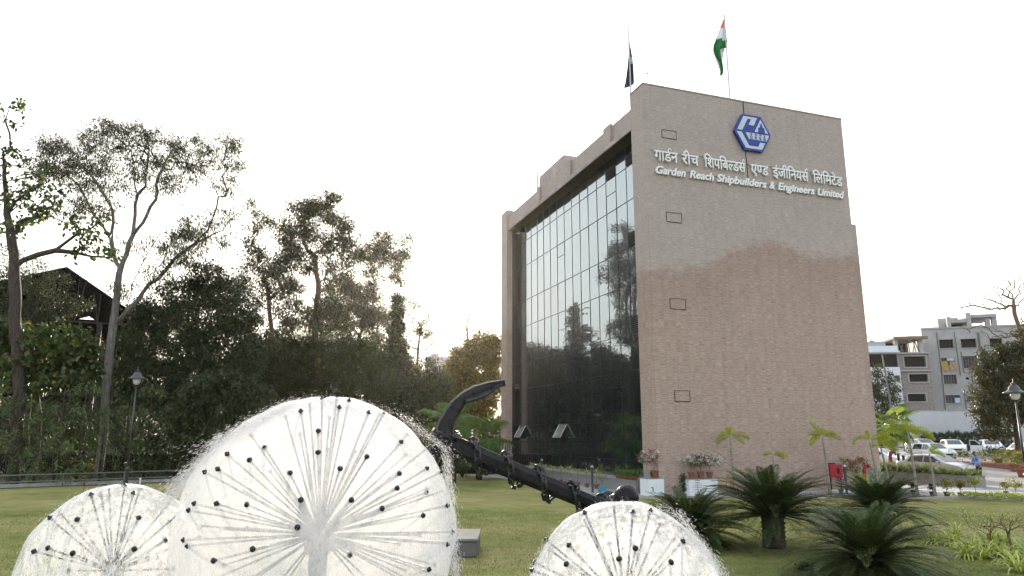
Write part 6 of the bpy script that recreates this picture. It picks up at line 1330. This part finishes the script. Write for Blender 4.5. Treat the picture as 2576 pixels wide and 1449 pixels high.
# ------------------------------------------------------------------ town buildings beyond the wall
M['cement'] = plain('raw_cement_render', (.37,.365,.36), .9, 0, .2, .13, .5, .1); M['rawbrick'] = plain('mortar_smeared_brick', (.28,.24,.22), .95, 0, .1, .28, 3.5, .3); M['whitewall'] = plain('white_wall_paint', (.66,.68,.72), .8, 0, .3, .07, .5)
M['dark_room'] = plain('dark_interior', (.020,.019,.018), .95, 0, .1); M['timber'] = plain('shuttering_timber', (.20,.145,.10), .9); M['tank_blue'] = plain('blue_water_tank', (.045,.075,.55), .45, 0, .4, .08); M['grille'] = plain('window_grille', (.16,.16,.16), .6)
class Facade:
    """a front wall with real openings; local x along the wall, y into the house"""
    def __init__(s, name, label, px0, Y, rot, depth, mat):
        s.o = Vector((P(px0,1091,Y).x, Y, zg(P(px0,1091,Y).x, Y))); s.rot = rot; s.d = Vector((cos(rot), sin(rot), 0)); s.n = Vector((-sin(rot), cos(rot), 0)); s.mat = mat; s.depth = depth
        s.root = empty(name, s.o, rot, label, 'building')
    def loc(s, px, py):
        r_ = ray(px, py); t_ = (s.o - ORG).dot(s.n)/r_.dot(s.n); p = ORG + r_*t_ - s.o; return p.dot(s.d), p.z
    def rect(s, f, x0, y0, x1, y1):
        a = s.loc(*f(x0, y1)); b = s.loc(*f(x1, y0)); c = s.loc(*f(x0, y0)); return (min(a[0], c[0]), b[0], a[1], c[1])
    def wall(s, W_, H_, holes, name='wall'):
        xs = sorted(set([0, W_] + [h_[0] for h_ in holes] + [h_[1] for h_ in holes])); zs = sorted(set([0, H_] + [h_[2] for h_ in holes] + [h_[3] for h_ in holes])); mb = MB()
        for a, b in zip(xs[:-1], xs[1:]):
            for c, d in zip(zs[:-1], zs[1:]):
                mx_, mz = (a+b)/2, (c+d)/2
                if not any(h_[0] < mx_ < h_[1] and h_[2] < mz < h_[3] for h_ in holes): mb.add([(a,0,c),(b,0,c),(b,0,d),(a,0,d)], [(0,1,2,3)])
        for x0, x1, z0, z1 in holes: mb.add([(x0,0,z0),(x1,0,z0),(x1,0,z1),(x0,0,z1),(x0,.45,z0),(x1,.45,z0),(x1,.45,z1),(x0,.45,z1)], [(0,4,5,1),(1,5,6,2),(2,6,7,3),(3,7,4,0)])
        D = s.depth; mb.add([(0,0,0),(W_,0,0),(W_,D,0),(0,D,0),(0,0,H_),(W_,0,H_),(W_,D,H_),(0,D,H_)], [(1,2,6,5),(2,3,7,6),(3,0,4,7),(4,5,6,7)]); mb.build(name, s.mat, s.root)
        for x0, x1, z0, z1 in holes:
            w_ = MB().add([(x0,.44,z0),(x1,.44,z0),(x1,.44,z1),(x0,.44,z1)], [(0,1,2,3)]).build('window', M['dark_room'], s.root)
    def sill(s, h_, mat, name='window_frame', t_=.12, out=.14):
        x0, x1, z0, z1 = h_; mb = MB(); mb.box(x0-t_, x1+t_, -out, -.003, z0-t_, z0); mb.box(x0-t_, x1+t_, -out*.8, -.003, z1, z1+t_); mb.box(x0-t_, x0, -out*.6, -.003, z0, z1); mb.box(x1, x1+t_, -out*.6, -.003, z0, z1); mb.build(name, mat, s.root)
    def bars(s, h_, nv=5, nh=9):
        x0, x1, z0, z1 = h_; mb = MB()
        for k in range(nv+1): x = x0+(x1-x0)*k/nv; mb.box(x-.03, x+.03, .10, .14, z0, z1)
        for k in range(1, nh): z = z0+(z1-z0)*k/nh; mb.box(x0, x1, .101, .139, z-.025, z+.025)
        mb.build('window_grille', M['grille'], s.root)
c7 = lambda x, y: ((3330+x/3.293)*.6969, (1060+y/3.293)*.6969)
fc_ = Facade('concrete_building', 'grey unfinished concrete apartment block with a roof frame and laundry at one window', 2347, 115, radians(-17.4), 14, M['cement'])
top_ = fc_.loc(*c7(115,405))[1]; Wd_ = 26
hl = [fc_.rect(c7, *r_) for r_ in ((200,548,358,650),(458,540,630,645),(800,533,938,635),(225,765,380,850),(488,745,640,885),(255,965,395,1072),(630,975,700,1045),(275,1208,440,1300),(525,1222,605,1288),(512,993,548,1020))]
fc_.wall(Wd_, top_, hl)
for i, h_ in enumerate(hl[:9]):
    fc_.sill(h_, M['cement'])
    if i >= 3: fc_.bars(h_)
MB().box(-.1, Wd_+.1, -.12, -.003, top_-.25, top_+.02).build('roof_band', M['cement'], fc_.root)
for pts_ in (((160,460),(190,680),(225,950),(268,1380)), ((372,460),(400,660),(445,975)), ((452,690),(487,935),(580,940),(612,1380)), ((645,465),(690,800)), ((660,465),(705,800)), ((485,1135),(515,1380))):
    q = [fc_.loc(*c7(*p)) for p in pts_]; MB().tube([(a, -.12, z_) for a, z_ in q], .07, 6).build('drain_pipe', M['pipe'], fc_.root)
R4 = lambda *r_: fc_.rect(c7, *r_)
for (r_, y0, y1, nm) in (((270,250,500,405),4,8,'stair_room'),((585,270,685,390),5,9,'stair_room')):
    x0, x1, z0, z1 = R4(*r_); MB().box(x0, x1, y0, y1, top_+.01, z1).build(nm, M['cement'], fc_.root)
x0, x1, z0, z1 = R4(560,235,910,270); MB().box(x0, x1, 1.5, 9, z0, z1).build('roof_slab', M['cement'], fc_.root)
x0, x1, z0, z1 = R4(350,300,552,335); MB().box(x0, x1, 1, 3.8, z0, z1).build('roof_slab', M['cement'], fc_.root)
for px_ in ((318,345),(552,585),(805,842),(882,918)): x0, x1, z0, z1 = R4(px_[0],215 if px_[0] in (552,882) else 265,px_[1],395); MB().box(x0, x1, 1.0 if px_[0] < 600 else 2.0, 1.6 if px_[0] < 600 else 2.6, top_+.01, z1).build('column', M['cement'], fc_.root)
x0, x1, z0, z1 = R4(350,335,552,385); MB().box(x0, x1, 3.5, 3.7, top_+.01, z1).build('roof_wall', M['dark_room'], fc_.root)
for r_, mt, nm in (((228,805,288,922),'orange_towel','towel'),((325,808,388,915),'peach_towel','towel'),((285,768,370,800),'pale_cloth','cloth'),((380,1240,436,1298),'pale_cloth','cloth')):
    M.setdefault('orange_towel', plain('ochre_towel', (.42,.27,.07), .9)); M.setdefault('peach_towel', plain('peach_towel', (.42,.24,.14), .9)); M.setdefault('pale_cloth', plain('pale_blue_cloth', (.50,.56,.66), .9))
    x0, x1, z0, z1 = R4(*r_); mb = drape([(z1-k*(z1-z0)/5, x0, x1) for k in range(6)], 1.5, .06, lambda i, s_: 0, 1, 8); mb.v = [(a, b-.22, c) for a, b, c in mb.v]; o = mb.build('laundry', M[mt], None, True); o.location = fc_.o; o.rotation_euler = (0,0,fc_.rot)
    tag(o, {228:'ochre towel hung from the upper window of the concrete block',325:'peach towel hung beside the ochre one on the concrete block',285:'pale cloths bunched on the rail above the two towels',380:'pale blue cloth hung in the lowest grilled window of the concrete block'}[r_[0]], 'laundry', 'laundry on the concrete block')
c6 = lambda x, y: ((3120+x/4.527)*.6969, (1080+y/4.527)*.6969); c5 = lambda x, y: ((3000+x/2.634)*.6969, (950+y/2.634)*.6969)
bk = Facade('brick_building', 'unfinished brown brick house with timber props under its top slab', 2250, 112, radians(-6), 12, M['rawbrick'])
wB = bk.loc(*c6(1065,1100))[0]; zB = bk.loc(*c6(700,868))[1]
hb_ = [bk.rect(c6,655,935,985,1108), bk.rect(c6,735,1225,1025,1350), bk.rect(c5,730,1243,893,1315), bk.rect(c5,735,1430,880,1490)]
hb_ = [h_ for h_ in hb_ if h_[2] > .1]; bk.wall(wB, zB, hb_)
for h_ in hb_: bk.sill(h_, M['cement'], t_=.18)
for y_ in (1155, 868): z_ = bk.loc(*c6(700,y_))[1]; MB().box(-.1, wB+.1, -.35, -.003, z_-.25, z_-.02).build('floor_band', M['cement'], bk.root)
x0, x1, z0, z1 = bk.rect(c6,460,625,990,655); MB().box(x0, x1, -.5, 10, z0, z1).build('top_slab', M['cement'], bk.root); MB().box(x0-.1, x1+.1, -.62, -.503, z0-.12, z1+.08).build('shuttering', M['timber'], bk.root)
for k in range(9): x = x0+.6+(x1-x0-1.2)*k/8; MB().tube([(x, .3, zB), (x+rnd.uniform(-.8,.8), .5, z0)], .07, 5).build('prop', M['timber'], bk.root)
MB().box(x0+.4, x1-.2, 6, 6.2, zB, z0).build('back_wall', M['dark_room'], bk.root); MB().box(x1-1.1, x1-.5, 0, .5, zB, z0).build('column', M['cement'], bk.root); MB().box(x0+.2, x0+.7, 0, .5, zB, z0).build('column', M['cement'], bk.root)
wt = Facade('white_house', 'white painted house with a wide dark open balcony beside the stone corner', 2176, 110, radians(-4), 12, M['whitewall'])
wW = wt.loc(*c6(575,1200))[0]; zW = wt.loc(*c6(300,760))[1]; hw = [wt.rect(c6,82,895,550,1110), wt.rect(c6,500,1245,570,1350)]; wt.wall(wW, zW, hw); wt.sill(hw[1], M['whitewall']); wt.bars(hw[1], 3, 7); z_ = wt.loc(*c6(300,850))[1]; MB().box(-.2, wW+.1, -.5, -.003, z_-.25, z_).build('floor_band', M['whitewall'], wt.root)
x0, x1, z0, z1 = wt.rect(c6,60,690,360,752); MB().box(x0, x1, .5, 4, zW+.01, z1).build('roof_wall', M['cement'], wt.root)
for (a, b, c, d, lb) in ((143,612,237,688,'left blue water tank on the white house roof'),(302,605,396,715,'right blue water tank on the white house roof')):
    x0, x1, z0, z1 = wt.rect(c6, a, b, c, d); r_ = (x1-x0)/2; base = wt.o + wt.d*((x0+x1)/2) + wt.n*(5.5 if a < 200 else 5.2) + Vector((0,0,zW+.01 if True else 0)); hh = z1 - zW
    tk = empty('water_tank', base, 0, lb, 'water tank', 'blue water tanks'); MB().lathe([(r_,0),(r_*1.02,hh*.2),(r_,hh*.22),(r_*1.02,hh*.5),(r_,hh*.52),(r_,hh*.88),(r_*.5,hh*.96),(r_*.3,hh*.97)], n=18).build('drum', M['tank_blue'], tk, angle=40); MB().lathe([(r_*.32,hh*.972),(r_*.32,hh*1.02),(.01,hh*1.03)], n=12).build('lid', M['tank_blue'], tk)
o = empty('utility_pole', at(2250,86), 0, 'thin pale pole standing before the white house', 'pole'); MB().tube([(0,0,0),(-.05,0,4),(-.5,0,P(2243,1035,86).z+6)], [.12,.11,.09], 8).build('shaft', M['pipe'], o)
dh = Facade('distant_house', 'hazy grey flat-roofed house far off under the sunset gap', 1065, 170, radians(0), 10, M['cement']); dh.wall(6.5, P(1065,897,170).z, []); MB().box(1, 3, 1, 4, P(1065,897,170).z+.01, P(1065,888,170).z).build('roof_room', M['cement'], dh.root)
# ================================================================== thin warm evening haze
hm = bpy.data.materials.new('haze'); hm.use_nodes = True; n_ = hm.node_tree; n_.nodes.clear(); pv = n_.nodes.new('ShaderNodeVolumePrincipled'); oo = n_.nodes.new('ShaderNodeOutputMaterial')
pv.inputs['Color'].default_value = (1, .94, .86, 1); pv.inputs['Density'].default_value = .00011; pv.inputs['Anisotropy'].default_value = .75
n_.links.new(pv.outputs[0], oo.inputs['Volume'])
hz_ = MB().box(-950, 950, -350, 1550, -1.5, 40).build('haze', hm); tag(hz_, kind='stuff')
